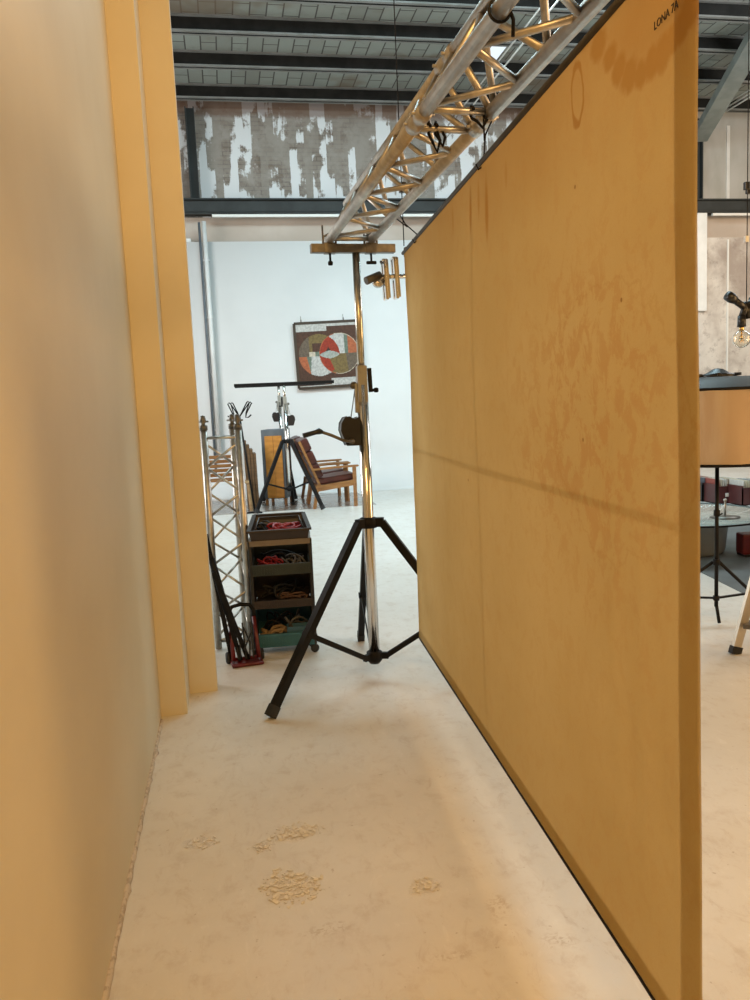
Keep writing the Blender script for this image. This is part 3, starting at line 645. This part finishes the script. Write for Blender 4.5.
tangle('cable_bundle', (.05, -.07, .316), (.11, .05, .06), .006, mottled('brown_cable', (.12, .06, .04), (.16, .09, .06), 8, .5), 'brown cable bundle at front of middle basket', 7, group=cg)
tangle('rope_hank', (-.06, -.08, .066), (.10, .045, .09), .012, M['beigerope'], 'beige rope hank in teal bottom basket of trolley', 8, 40, 'rope', None)
tangle('cable_bundle', (.08, .02, .066), (.08, .09, .16), .007, M['greycable'], 'grey cable bundle piled in teal bottom basket', 9, group=cg)
tangle('cable_bundle', (-.04, .06, .066), (.11, .06, .17), .006, M['blackrub'], 'black cable bundle at back of teal bottom basket', 10, group=cg)
bb_ = thing('small_basket', 'small blue plastic basket at front of the trolley bottom tier', 'basket', trm @ Vector((.10, -.085, .066)), tr_.rotation_euler.z)
g = MB()
for (a, b2) in (((-.085, -.045), (.075, -.045)), ((.075, -.045), (.075, .045)), ((.075, .045), (-.085, .045)), ((-.085, .045), (-.085, -.045))): g.bar((a[0], a[1], .05), (b2[0], b2[1], .05), .005, .1)
for i in range(12): g.box((-.08 + i * .0135, -.05, .055), (.005, .006, .08))
g.box((-.005, 0, .003), (.16, .09, .006)); g.build('body', M['blue'], bb_)

# folding hand truck
ha, hb = onZ(231, 669), onZ(257, 665)
hc = (ha + hb) / 2
ht = thing('folding_hand_truck', 'small folded red and black hand truck on the floor beside trolley', 'hand truck', (hc.x + .01, hc.y + .11, 0), math.radians(8))
g = MB(); W2 = .078
for s in (-1, 1): g.tube((s * W2, -.06, .03), (s * W2 * .95, .03, .27), .013, n=12)
g.build('frame', M['red'], ht)
g = MB(); g.path([(-W2 * .95, .03, .26), (-W2 * .95, .04, .31), (-W2 * .7, .045, .342), (0, .047, .35), (W2 * .7, .045, .342), (W2 * .95, .04, .31), (W2 * .95, .03, .26)], .012, 10); g.build('handle', M['black'], ht)
g = MB(); g.path([(-W2 * 1.15, -.11, .013), (W2 * 1.15, -.11, .013), (W2 * 1.15, .0, .02), (-W2 * 1.15, .0, .02)], .012, 8, closed=True); g.box((0, -.055, .014), (W2 * 2, .11, .008)); g.build('toe_plate', M['red'], ht)
g = MB()
for k, s in enumerate((-.6, 0, .6)): g.bar((s * W2, -.045, .03), (s * W2, .022, .24), .008, .02, (0, 1, 0))
g.path([(-.04, -.07, .03), (-.03, -.04, .15), (0, -.02, .22), (.03, -.04, .13), (.02, -.07, .05), (-.01, -.07, .10), (.045, -.03, .19)], .006, 6); g.build('elastic_cord', M['blackrub'], ht)
for s in (-1, 1):
    g = MB(); g.lathe([(0, -.012), (.03, -.012), (.036, -.006), (.036, .006), (.03, .012), (0, .012)], (s * (W2 + .026), .0, .036), 18, rotm('Y', 90)); g.build('wheel', M['blackrub'], ht)
# black folded stand leaning against the wall end
ls = thing('folded_stand', 'black folded light stand leaning between wall end and hand truck', 'light stand', (hc.x - .03, hc.y + .08, 0))
B_ = Vector(ls.location)
tip = onY(207, 533, 4.72)
for k, (du, e) in enumerate(((0, 0), (7, .05), (14, .1))):
    a = onY(228 + du * 1.3, 640 + du, 4.86); t2 = onY(206 + du * .55, 535 + du * 2.6, 4.74); low = a + (a - t2) * (a.z - .012) / (t2.z - a.z)
    g = MB(); g.bar(low - B_, t2 - B_, .026, .032, (0, 1, 0)); g.build('leg', M['black'], ls)
    if k == 1: g = MB(); g.tube(low.lerp(t2, .45) - B_, low.lerp(t2, .95) - B_, .02, n=12); g.build('column', M['black'], ls)

# ================================================================== BACK CLUSTER
FY = 12.1
# two more wind-up stands with long crossbars
p = onZ(289, 508); pn = onY(289, 508, FY)
b0 = onY(234, 386.5, FY); b1 = onY(334, 383, FY)
hz = (b0.z + b1.z) / 2
crx = onY(287, 440, FY).x
crank_stand('wind-up stand with long black crossbar standing in front of the orange cabinet', (crx, FY, 0),
            [(onZ(256, 513).x - crx, -.22), (onZ(325, 512).x - crx, -.30), (.08, .55)], .33, onY(287, 441, FY).z, .032, onY(285, 404, FY).z, hz, 1, (b0.x - crx, b1.x - crx), group='wind-up stands at the back', legr=.024, crank=False)
cx2 = onY(280.5, 420, 13.55).x
crank_stand('wind-up stand half hidden behind the orange cabinet, winch on its left', (cx2, 13.55, 0),
            [(-.38, -.20), (.16, -.22), (.02, .28)], .33, .95, .032, onY(280, 402, 13.55).z, onY(280, 386, 13.55).z, -1, (-.72, .78), group='wind-up stands at the back', legr=.024, crank=False)
# orange cabinet on legs
ca0 = onY(264.5, 430, 12.75); ca1 = onY(288, 430, 12.75); cw_ = ca1.x - ca0.x; czb = onY(272, 499, 12.75).z; czt = ca0.z
cab = thing('wooden_cabinet', 'tall narrow grey framed cabinet with orange wooden front standing behind wind-up stand', 'cabinet', ((ca0.x + ca1.x) / 2, 13.0, 0), math.radians(-17))
g = MB(); g.box((0, 0, (czb + czt) / 2), (cw_, .46, czt - czb), bev=.01); g.build('body', M['greypaint'], cab)
for k, s in enumerate((-1, 1)):
    g = MB(); g.box((s * (cw_ - .09) / 4 + .01, -.236, (czb + czt) / 2 - .045), ((cw_ - .09) / 2 - .004, .02, czt - czb - .11), bev=.004); g.build('front_panel', M['orange'], cab)
for sx2 in (-1, 1):
    for sy2 in (-1, 1):
        g = MB(); g.bar((sx2 * (cw_ / 2 - .03), sy2 * .19, czb + .01), (sx2 * (cw_ / 2 - .03), sy2 * .2, 0), .04, .04); g.build('leg', M['wood'], cab)
# armchairs
def armchair(label, loc, rz):
    t = thing('armchair', label, 'armchair', loc, rz, 'wooden armchairs by the back wall')
    W = .33
    for s in (-1, 1):
        y = s * W
        g = MB(); g.bar((.30, y, 0), (.30, y, .60), .045, .04); g.build('leg', M['wood'], t)
        g = MB(); g.bar((-.34, y, 0), (-.27, y, .37), .045, .05, (0, 1, 0)); g.build('leg', M['wood'], t)
        g = MB(); poly = [(-.34, .58), (-.30, .585), (.0, .600), (.34, .605), (.37, .615), (.36, .635), (.0, .63), (-.34, .61)]
        g.prism(poly, y - .035, y + .035, lambda a, z, tt: Vector((a, tt, z))); g.build('armrest', M['wood'], t)
        g = MB(); g.bar((-.22, y, .30), (-.52, y, 1.03), .035, .05, (0, 1, 0)); g.build('back_post', M['wood'], t)
        g = MB(); g.bar((-.30, y, .30), (.32, y, .37), .03, .085); g.build('side_rail', M['wood'], t)
    g = MB(); g.bar((.29, -W, .36), (.29, W, .36), .03, .075); g.build('cross_rail', M['wood'], t)
    g = MB(); g.bar((-.26, -W, .31), (-.26, W, .31), .03, .06); g.build('cross_rail', M['wood'], t)
    rr = rotm('Y', -6); g = MB(); g.box((.02, 0, .43), (.60, .58, .10), rr, bev=.03); g.build('seat_cushion', M['leather'], t)
    rr = rotm('Y', -22); g = MB()
    for k, (cz, hh) in enumerate(((.57, .23), (.77, .21), (.965, .20))): 
        q = Vector((-.205 - (cz - .43) * .41, 0, cz)); g.box(q, (.13 if k < 2 else .15, .58, hh), rr, bev=.035)
    g.build('back_cushion', M['leather'], t)
    return t
af = onZ(355, 504); ab = onZ(316, 508)
armchair('red-brown leather armchair with wooden frame nearest the wind-up stands', ((af.x + ab.x) / 2 - .02, 12.35, 0), math.radians(2))
armchair('red-brown leather armchair half hidden behind a matching nearer one', ((af.x + ab.x) / 2 - .04, 13.2, 0), math.radians(2))
# framed abstract picture
PY = 14.86
pa_, pc_ = onY(293.5, 323, PY), onY(297.5, 388, PY); pw = 1.19; ph_ = pa_.z - pc_.z
pic = thing('framed_picture', 'framed abstract picture of overlapping circles hung on the white wall', 'picture', (pa_.x + pw / 2 + .02, PY, (pa_.z + pc_.z) / 2)); pic.rotation_euler = (0, math.radians(-1.5), 0)
g = MB()
for a, b2 in (((-1, -1), (1, -1)), ((1, -1), (1, 1)), ((1, 1), (-1, 1)), ((-1, 1), (-1, -1))):
    g.bar((a[0] * pw / 2, 0, a[1] * ph_ / 2), (b2[0] * pw / 2, 0, b2[1] * ph_ / 2), .05, .018, (0, 1, 0))
g.build('frame', principled('dark_frame', (.05, .035, .025), .4), pic)
g = MB(); NX, NZ = 124, 112; W_, H_ = pw - .02, ph_ - .02
cols = [(.085, .035, .018), (.55, .54, .51), (.20, .135, .045), (.46, .13, .05), (.34, .035, .012), (.40, .42, .38), (.16, .20, .15), (.60, .52, .40), (.15, .11, .075), (.05, .025, .018)]
pm_ = [mottled('art_colour', c_, tuple(x * .7 for x in c_), 25, .7) for c_ in cols]
def art(x, z):
    s = .0023; X_, Z_ = x / s + 390, 375 - z / s      # crop units
    d1 = math.hypot(X_ - 315, Z_ - 375) / 165; d2 = math.hypot(X_ - 478, Z_ - 370) / 162
    if (X_ < 385 and Z_ < 188 and Z_ > 120): return 1
    if (X_ > 400 and Z_ > 565 and Z_ < 625): return 1
    if X_ < 132 or Z_ < 150 or Z_ > 612: return 1
    if .97 < d2 < 1.0 and X_ > 440: return 7
    if .97 < d2 < 1.0: return 3
    if d1 < 1 and d2 < 1:
        if abs(Z_ - 375) < 30 * (1 - ((X_ - 398) / 82) ** 2): return 5
        if Z_ < 375: return 9 if (abs(X_ - 390) < (Z_ - 315) * .6 and Z_ > 315) else 4
        return 4 if X_ < 392 + (Z_ - 400) * .4 else 2
    if d2 < 1:
        p1 = math.hypot(X_ - 395, Z_ - 375 + 150) / 165; 
        if Z_ < 375 and X_ < 545 - (375 - Z_) * .05 and p1 < 1.15 and Z_ < 372: return 1 if X_ < 520 else 6
        if Z_ < 372: return 3 if X_ > 550 else 6
        return 8 if X_ > 530 - (Z_ - 380) * -.1 else 2
    if d1 < 1:
        if Z_ > 385 and X_ > 250 - (Z_ - 400) * .1: return 1
        if Z_ > 385: return 3 if X_ < 215 + (Z_ - 400) * .2 else 6
        if Z_ > 350 and X_ > 235: return 7 if X_ < 285 else 6
        return 8 if X_ < 240 else (2 if Z_ < 280 or X_ < 262 else 0)
    return 0
V = [[g.bm.verts.new((-W_ / 2 + W_ * i / NX, -.006, -H_ / 2 + H_ * j / NZ)) for j in range(NZ + 1)] for i in range(NX + 1)]
for i in range(NX):
    for j in range(NZ):
        g.mi = art(-W_ / 2 + W_ * (i + .5) / NX, -H_ / 2 + H_ * (j + .5) / NZ); g._f([V[i][j], V[i + 1][j], V[i + 1][j + 1], V[i][j + 1]])
g.mi = 0; g.box((0, .006, 0), (W_, .016, H_)); g.build('canvas', pm_, pic)
for x in (-.46, .32):
    g = MB(); g.box((x, .012, ph_ / 2 + .035), (.02, .015, .07)); g.tube((x, .012, ph_ / 2 + .06), (x, .03, ph_ / 2 + .13), .005, n=6); g.build('hook', M['steel'], pic)
# coat rack
cr0 = onZ(266, 511); crY = 12.0
top = onY(239.5, 417, crY)
rack = thing('coat_rack', 'black wire coat rack with Y shaped hooks leaning beside stacked boards', 'coat rack', (top.x + .14, crY, 0)); RB = Vector(rack.location)
foot = Vector((.0, 0, .015)); tj = top - RB
g = MB(); g.tube(foot, tj, .016, n=10); g.build('pole', M['black'], rack)
for k, d in enumerate((Vector((-.12, -.03, .20)), Vector((-.08, .05, .20)), Vector((.12, .03, .21)), Vector((.15, -.04, .20)))):
    e = tj + d; o = Vector((d.x, d.y, 0)).normalized()
    g = MB(); g.path([tj, e, e + o * .02 + Vector((0, 0, .012)), e + o * .04, tj + d * .25 + o * .07, tj + d * -.05 + o * .10, tj + d * -.05 + o * .14, tj + d * .12 + o * .16], .009, 8); g.build('hook', M['black'], rack)
g = MB()
for a_ in (200, 320, 80): g.tube(foot, (foot.x + .13 * math.cos(math.radians(a_)), .13 * math.sin(math.radians(a_)), .015), .013, n=8)
g.build('foot', M['black'], rack)
# leaning boards
for k, nm in enumerate(('tallest, leftmost', 'second tallest', 'third tallest', 'shortest, rightmost')):
    u = 245.5 + k * 3.0; zt = onY(u, 441 + k * 4.2, 12.55).z; x0 = onY(u, 505, 12.55).x
    g = MB(); g.box((0, 0, zt / 2), (.040, .40, zt), bev=.003); o = g.build('wooden_board', M['board']); o.location = (x0 + .06, 12.75, 0); o.rotation_euler = (0, math.radians(-.6), 0); o.location.z = .004
    tag(o, 'brown wooden board standing behind the coat rack, %s of four' % nm, 'board', 'boards behind the coat rack')
# slatted bench and small stool behind tower
p0 = onY(207, 500, 13.2)
be = thing('slatted_bench', 'brown wooden slatted bench seen through the upright truss', 'bench', (p0.x + .1, 13.3, 0))
for k in range(5):
    g = MB(); g.box((.05, .22, .48 + k * .075), (.95, .022, .055), rotm('X', 6), bev=.004); g.build('back_slat', M['wood'], be)
for k in range(4):
    g = MB(); g.box((.05, -.22 + k * .11, .42), (.95, .09, .025), bev=.004); g.build('seat_slat', M['wood'], be)
for sx2 in (-1, 1):
    g = MB(); g.bar((.05 + sx2 * .44, .2, 0), (.05 + sx2 * .44, .25, .86), .05, .04, (0, 1, 0)); g.build('leg', M['wood'], be)
    g = MB(); g.bar((.05 + sx2 * .44, -.22, 0), (.05 + sx2 * .44, -.22, .6), .05, .04); g.bar((.05 + sx2 * .44, -.24, .6), (.05 + sx2 * .44, .24, .6), .05, .03); g.build('leg', M['wood'], be)
p0 = onZ(242, 511)
so = thing('wooden_stool', 'small pale wooden stool between the upright truss and the boards', 'stool', (p0.x + .02, 12.32, 0))
g = MB(); g.box((0, .1, .44), (.26, .26, .035), bev=.01); g.build('seat', M['palewood'], so)
for sx2 in (-1, 1):
    for sy2 in (-1, 1):
        g = MB(); g.bar((sx2 * .10, .1 + sy2 * .10, .43), (sx2 * .125, .1 + sy2 * .125, 0), .035, .035); g.build('leg', M['palewood'], so)
g = MB()
for s in (-1, 1): g.bar((s * .115, 0, .2), (s * .115, .2, .2), .02, .025)
g.build('stretcher', M['palewood'], so)
# ================================================================== RIGHT SIDE
rug_m = mottled('grey_felt', (.085, .09, .088), (.115, .12, .115), 3, .6)
e0, e1 = onZ(702, 573), onZ(752, 598)
ddx = (e0.x - e1.x) / (e0.y - e1.y)
def ex(y): return e1.x + ddx * (y - e1.y)
g = MB(); g.prism([(ex(3.6), 3.6), (10, 3.6), (10, 8.6), (ex(8.6), 8.6)], .0, .005, lambda x, y, t: Vector((x, y, t))); tag(g.build('rug', rug_m), 'large dark grey floor covering under the round table', 'rug')
# drum lamp on tripod
lf = onZ(717, 625); LY = lf.y + .02
lx = onY(716.5, 560, LY).x
dl = thing('drum_lamp', 'big peach drum shade lamp on a black tripod stand right of the canvas', 'lamp', (lx, LY, 0))
zt = onY(716, 389, LY - .42).z; zb = onY(716, 467, LY - .42).z; RS = .46
pm2 = bpy.data.materials.new('peach_diffusion_cloth'); pm2.use_nodes = True; b = NB(pm2); b.n.remove(b.b)
v = b.coord((1, 1, .35)); n = b.noise(v, 4, 5, .6, 1.0)
c = b.mix(b.ramp(n, .4, .65), (.74, .56, .38), (.80, .65, .48))
df = b.new('ShaderNodeBsdfDiffuse'); t_ = b.new('ShaderNodeBsdfTranslucent'); mx = b.new('ShaderNodeMixShader'); mx.inputs[0].default_value = .4
b.l.new(c, df.inputs[0]); b.l.new(c, t_.inputs[0]); b.l.new(df.outputs[0], mx.inputs[1]); b.l.new(t_.outputs[0], mx.inputs[2]); b.l.new(mx.outputs[0], b.n['Material Output'].inputs[0])
g = MB(); N = 64
V = [[g.bm.verts.new(((RS + .006 * math.sin(9 * a_ + zz_ * 3)) * math.cos(a_), (RS + .006 * math.sin(9 * a_ + zz_ * 3)) * math.sin(a_), zb + (zt - zb) * zz_)) for a_ in [2 * PI * i / N for i in range(N)]] for zz_ in (0, .25, .5, .75, 1)]
for j in range(4):
    for i in range(N): g._f([V[j][i], V[j][(i + 1) % N], V[j + 1][(i + 1) % N], V[j + 1][i]], True)
sh = g.build('shade', pm2, dl)
for z in (zt, zb):
    g = MB(); g.path([(RS * 1.005 * math.cos(2 * PI * i / 64), RS * 1.005 * math.sin(2 * PI * i / 64), z) for i in range(64)], .009, 8, closed=True); g.build('ring', M['black'], sh)
g = MB(); g.lathe([(RS, zt), (RS * .8, zt + .05), (RS * .45, zt + .072), (.06, zt + .078), (0, zt + .078)], n=48); g.build('top_cover', mottled('grey_cloth', (.035, .04, .042), (.05, .055, .057), 6, .5), sh)
g = MB(); g.lathe([(RS, zb), (.10, zb + .02), (.03, zb + .01)], n=48); g.build('bottom_cover', M['black'], sh)
hbx = MB(); hbx.lathe([(.11, zt + .07), (.12, zt + .085), (.07, zt + .10), (.03, zt + .125), (0, zt + .13)], n=20); 
for k in range(6): hbx.box((.13 * math.cos(k * PI / 3), .13 * math.sin(k * PI / 3), zt + .088), (.035, .02, .018), rotm('Z', 60 * k))
hbx.build('speed_ring', M['blackplastic'], sh)
cz = onY(716, 562, LY).z; hzb = onY(716, 598, LY).z
g = MB(); g.tube((0, 0, .12), (0, 0, zb + .03), .0125, n=12); g.lathe([(.0125, .72), (.02, .725), (.02, .76), (.0125, .765)], n=12); g.tube((0, 0, .72), (.035, -.01, .74), .005, n=6); g.build('pole', M['black'], dl)
g = MB(); g.tube((0, 0, cz - .02), (0, 0, cz + .02), .022, n=12); g.tube((0, 0, hzb - .015), (0, 0, hzb + .015), .02, n=12); g.build('collar', M['black'], dl)
for dxy in ((.50, .12), (-.42, .30), (-.03, -.06)):
    d = Vector((dxy[0], dxy[1], 0)); a = Vector((0, 0, cz)) + d.normalized() * .02; f = d + Vector((0, 0, .012))
    if d.length < .2: f = Vector((.01, -.02, .012)); a = Vector((0, 0, .14))
    g = MB(); g.tube(a, f, .011, n=10); g.build('leg', M['black'], dl)
    if d.length > .2:
        g = MB(); m = a.lerp(f, .62); g.bar(Vector((0, 0, hzb)) + d.normalized() * .015, m, .018, .012); g.build('brace', M['black'], dl)
# hanging globe bulb cluster
BYY = 4.3; bc = onY(741.5, 339, BYY)
pb_ = thing('pendant_bulb', 'clear globe bulb on a black lampholder cluster hanging above the drum lamp', 'pendant light', bc)
gl = bpy.data.materials.new('clear_glass'); gl.use_nodes = True; bb = gl.node_tree.nodes['Principled BSDF']; bb.inputs['Transmission Weight'].default_value = 1; bb.inputs['Roughness'].default_value = .02; bb.inputs['IOR'].default_value = 1.48; bb.inputs['Base Color'].default_value = (1, .97, .9, 1)
RB_ = .051
def globe(c, name='globe'):
    g = MB(); prof = [(0, -RB_)] + [(RB_ * math.sin(a_), -RB_ * math.cos(a_)) for a_ in [PI * i / 14 for i in range(1, 13)]] + [(.014, RB_ * 1.02)]
    prof = prof[:-1] + [(.014, RB_ * 1.02), (.012, RB_ * 1.02)] + [(r0_ * .965, z0_ * .965) for r0_, z0_ in reversed(prof[:-1])]; g.lathe(prof, c, 28); o = g.build(name, gl, pb_)
    g = MB(); g.path([Vector(c) + Vector((.016 * math.cos(k * 1.9), .016 * math.sin(k * 1.9), -.018 + .003 * k)) for k in range(13)], .0016, 6); g.tube(Vector(c) + Vector((0, 0, .05)), Vector(c) + Vector((0, 0, .0)), .004, n=6); g.build('filament', M['brass'], o)
    g = MB(); g.lathe([(0, .045), (.014, .045), (.015, .075), (0, .075)], c, 14); g.build('bulb_cap', M['brass'], o)
globe((0, 0, 0))
g = MB(); g.tube((0, 0, .07), (0, 0, .125), .021, .019, n=14); g.tube((.0, 0, .12), (.03, 0, .19), .017, n=10)
g.tube((.02, 0, .165), (-.055, -.01, .205), .017, n=10); g.lathe([(0, -.028), (.020, -.026), (.026, 0), (.024, .028), (0, .03)], (-.072, -.012, .214), 14, rotm('Y', -62))
g.tube((.03, 0, .17), (.085, .02, .205), .017, n=10); g.lathe([(0, -.028), (.020, -.026), (.026, 0), (.024, .028), (0, .03)], (.098, .02, .214), 14, rotm('Y', 62))
g.tube((.04, 0, .11), (.03, 0, .18), .019, n=12)
bmesh.ops.scale(g.bm, vec=(1.1, 1.3, 1.15), space=Matrix.Translation((0, 0, -.07)), verts=g.bm.verts[:]); g.build('lampholder', M['blackplastic'], pb_)
g = MB(); g.tube((.03, 0, .18), (.02, 0, 7.05 - bc.z), .0025, n=6); g.build('cord', M['black'], pb_)
zz_ = onY(747, 239, BYY).z - bc.z; g = MB(); g.box((.025, 0, zz_), (.022, .02, .035), bev=.003); g.build('connector', M['whiteplastic'], pb_)
zz_ = onY(747, 186, BYY).z - bc.z; g = MB(); g.box((.023, 0, zz_), (.03, .025, .045), bev=.005); g.box((.035, 0, zz_ - .03), (.03, .02, .03), bev=.004); g.build('connector', M['blackplastic'], pb_)
# round glass table
tz = .36; RT = .80
tc_ = onZ(722, 526, tz); 
rt = thing('round_table', 'round glass topped table with grey drum base on the grey floor covering', 'table', (tc_.x + .10, tc_.y + RT * .97, .005))
gm2 = bpy.data.materials.new('table_glass'); gm2.use_nodes = True; bb = gm2.node_tree.nodes['Principled BSDF']; bb.inputs['Base Color'].default_value = (.80, .90, .86, 1); bb.inputs['Transmission Weight'].default_value = .75; bb.inputs['Roughness'].default_value = .03; bb.inputs['IOR'].default_value = 1.5
g = MB(); g.lathe([(0, tz - .012), (RT - .004, tz - .012), (RT, tz - .008), (RT, tz - .002), (RT - .004, tz), (0, tz)], n=64); tp = g.build('glass_top', gm2, rt)
g = MB(); g.lathe([(RT - .004, tz - .014), (RT + .008, tz - .014), (RT + .008, tz + .001), (RT - .004, tz + .001)], n=64, closed=True); g.build('rim', M['black'], tp)
cg_ = mottled('grey_concrete', (.23, .24, .23), (.30, .31, .30), 3, .55)
g = MB(); g.lathe([(0, .0), (.36, 0), (.38, .02), (.41, .30), (.41, tz - .012), (.36, tz - .012), (.34, .08), (0, .06)], n=48); g.build('drum_base', cg_, rt)
tl = thing('table_stem', 'slim grey stem with flat dark round foot standing on the glass table', 'lamp base', (onZ(725, 518, tz).x, onZ(725, 518, tz).y, tz + .005))
g = MB(); g.lathe([(0, 0), (.13, 0), (.13, .008), (.03, .016), (0, .018)], n=28); g.build('foot', M['steel'], tl)
g = MB(); g.tube((0, 0, .015), (0, 0, .16), .010, n=10); g.lathe([(.010, .15), (.016, .155), (.016, .17), (0, .175)], n=12); g.build('stem', M['alu'], tl)
# record crates with records
crm = mottled('oxblood_crate', (.06, .013, .013), (.09, .02, .018), 4, .5)
cbk = mottled('black_crate', (.012, .012, .013), (.02, .02, .021), 4, .5)
cpal = [(.55, .53, .48), (.30, .36, .30), (.62, .60, .56), (.08, .09, .11), (.42, .32, .22), (.20, .24, .30), (.60, .55, .42), (.32, .07, .05)]
sleeves = [mottled('sleeve_card', c_, tuple(x * .8 for x in c_), 12, .5) for c_ in cpal]
rnd = random.Random(3); cnt = 0
def crate(k, u0, u1, v, Y, mat, lab):
    a, c = onY(u0, v, Y), onY(u1, v, Y); w = c.x - a.x - .01; h = .26; dpt = .36
    t = thing('record_crate', lab, 'crate', ((a.x + c.x) / 2, Y + dpt / 2, 0), 0, 'record crates')
    g = MB(); th = .014
    g.box((0, 0, th / 2), (w, dpt, th)); g.box((0, -dpt / 2 + th / 2, h * .45), (w, th, h * .9)); g.box((0, dpt / 2 - th / 2, h / 2), (w, th, h)); g.box((-w / 2 + th / 2, 0, h / 2), (th, dpt, h)); g.box((w / 2 - th / 2, 0, h / 2), (th, dpt, h)); g.build('body', mat, t)
    g = MB(); g.box((0, -dpt / 2 - .004, h * .45), (w * .32, .012, .05), bev=.004); g.build('label_plate', M['whiteplastic'] if k == 1 else cbk, t)
    return t, w, h, dpt
names = ['dark crate behind the black lamp pole', 'oxblood crate of records right of the lamp pole', 'oxblood crate of records, rightmost']
for k, (u0, u1, Y, mat) in enumerate(((702, 716, 9.95, cbk), (717, 741, 9.65, crm), (742, 766, 9.35, crm))):
    t, w, h, dpt = crate(k, u0, u1, 500 + k * 2.5, Y, mat, 'low ' + names[k])
    n = 5 if k == 0 else 9
    for i in range(n):
        x = -w / 2 + .03 + (w - .06) * (i + .5) / n; tilt = rnd.uniform(-5, 5) if k else 4
        g = MB(); g.box((0, 0, .155), (.012, .31, .31)); mt = rnd.choice(sleeves); g.mi = 0
        o = g.build('record_sleeve', mt); o.location = (t.location.x + x, t.location.y, .016); o.rotation_euler = (0, math.radians(tilt * .5), math.radians(rnd.uniform(-2, 2)))
        tag(o, 'upright record sleeve standing in the %s' % names[k], 'record', 'records in the %s' % names[k])
# red case near the right border
p = onZ(746, 559); rc = thing('red_case', 'red case standing on the grey floor covering, right of the round table', 'case', (p.x + .2, p.y + .1, .005), math.radians(-10))
g = MB(); g.box((0, 0, .115), (.36, .16, .19), bev=.02); g.build('body', M['red'], rc)
g = MB(); g.path([(-.06, 0, .205), (-.05, 0, .235), (.05, 0, .235), (.06, 0, .205)], .009, 8); g.build('handle', M['black'], rc)
for s in (-1, 1):
    g = MB(); g.box((s * .14, -.0, .01), (.05, .17, .02), bev=.004); g.build('foot', M['blackrub'], rc)
# step ladder
lp = onZ(733, 654); ld = thing('step_ladder', 'aluminium step ladder with black feet at the right, warm light on it', 'ladder', (lp.x, lp.y, 0), 0)
lean = Vector((.30, .02, 1.0)).normalized(); wd = Vector((.30, -.34, 0))
la = mottled('warm_aluminium', (.62, .56, .46), (.52, .47, .38), 12, .35, .7)
for k, o in enumerate((Vector((0.01, 0, 0)), wd)):
    g = MB(); g.bar(o + lean * .02, o + lean * 1.0, .055, .022, (-.1, 1, 0)); lg = g.build('rail', la, ld)
    g = MB(); g.bar(o + lean * .0, o + lean * .045, .068, .034, (-.1, 1, 0)); g.build('rubber_foot', M['blackrub'], lg)
    r0 = o + Vector((.62, .05, .007)); r1 = o + lean * .96
    g = MB(); g.bar(r0, r1, .04, .02); lg = g.build('rear_rail', la, ld)
    g = MB(); g.bar(r0, r0 + (r1 - r0) * .03, .05, .032); g.build('rubber_foot', M['blackrub'], lg)
for k in range(3):
    z = .17 + k * .27; c0_ = lean * (z / lean.z); g = MB(); mid = c0_ + wd / 2 + Vector((.03, .0, 0)); g.box(mid, (wd.length, .11, .028), rotm('Z', math.degrees(math.atan2(wd.y, wd.x))), bev=.004); g.build('step', M['steel'], ld)
# ================================================================== LIGHT
def area(name, loc, target, sx, sy, watts, col):
    l = bpy.data.lights.new(name, 'AREA'); l.shape = 'RECTANGLE'; l.size = sx; l.size_y = sy; l.energy = watts; l.color = col
    o = bpy.data.objects.new(name, l); COL.objects.link(o); o.location = loc
    o.rotation_euler = (Vector(target) - Vector(loc)).to_track_quat('-Z', 'Y').to_euler(); return o
area('added_right_daylight', (9.0, 8.0, 5.5), (2.0, 13.5, 1.6), 4, 3, 270, (.97, .99, 1.0))  # added area lamp standing for unseen windows on the right
area('added_top_daylight', (3.0, 9.2, 6.75), (3.0, 11.8, 0), 6, 2.2, 570, (.62, .90, 1.0))  # added panel below the ceiling for cool top light; no opening built here
area('added_left_daylight', (-5.5, 9.0, 3.5), (2, 11, 1), 4, 3, 370, (1.0, .99, .97))  # added area lamp on the open left side, lifts the white back wall
area('tungsten_softlight', (4.9, 2.8, 1.65), (.2, 2.8, 1.15), 2.2, 2.0, 76, (1.0, .61, .27))
area('tungsten_key', (3.1, .25, 3.5), (0, 2.2, 1.4), .55, .55, 50, (1.0, .60, .25))
area('added_warm_fill', (.35, -1.2, 4.1), (.1, 2.6, 0), 2.2, 2.0, 156, (1.0, .575, .19))  # added fill out of view, brightens and warms the near floor and wall
area('added_warm_wall_wash', (10.5, 11.0, 4.6), (10.8, 15.0, 3.0), 1.2, 1.2, 100, (1.0, .72, .44))  # added lamp out of view, warms the weathered back wall
W = bpy.data.worlds.new('world'); S.world = W; W.use_nodes = True
W.node_tree.nodes['Background'].inputs[0].default_value = (1.0, .92, .84, 1); W.node_tree.nodes['Background'].inputs[1].default_value = .14
S.view_settings.view_transform = 'Standard'; S.view_settings.look = 'None'; S.view_settings.gamma = 1; S.view_settings.exposure = 0
S.view_settings.use_curve_mapping = False
S.cycles.max_bounces = 8; S.cycles.use_denoising = True
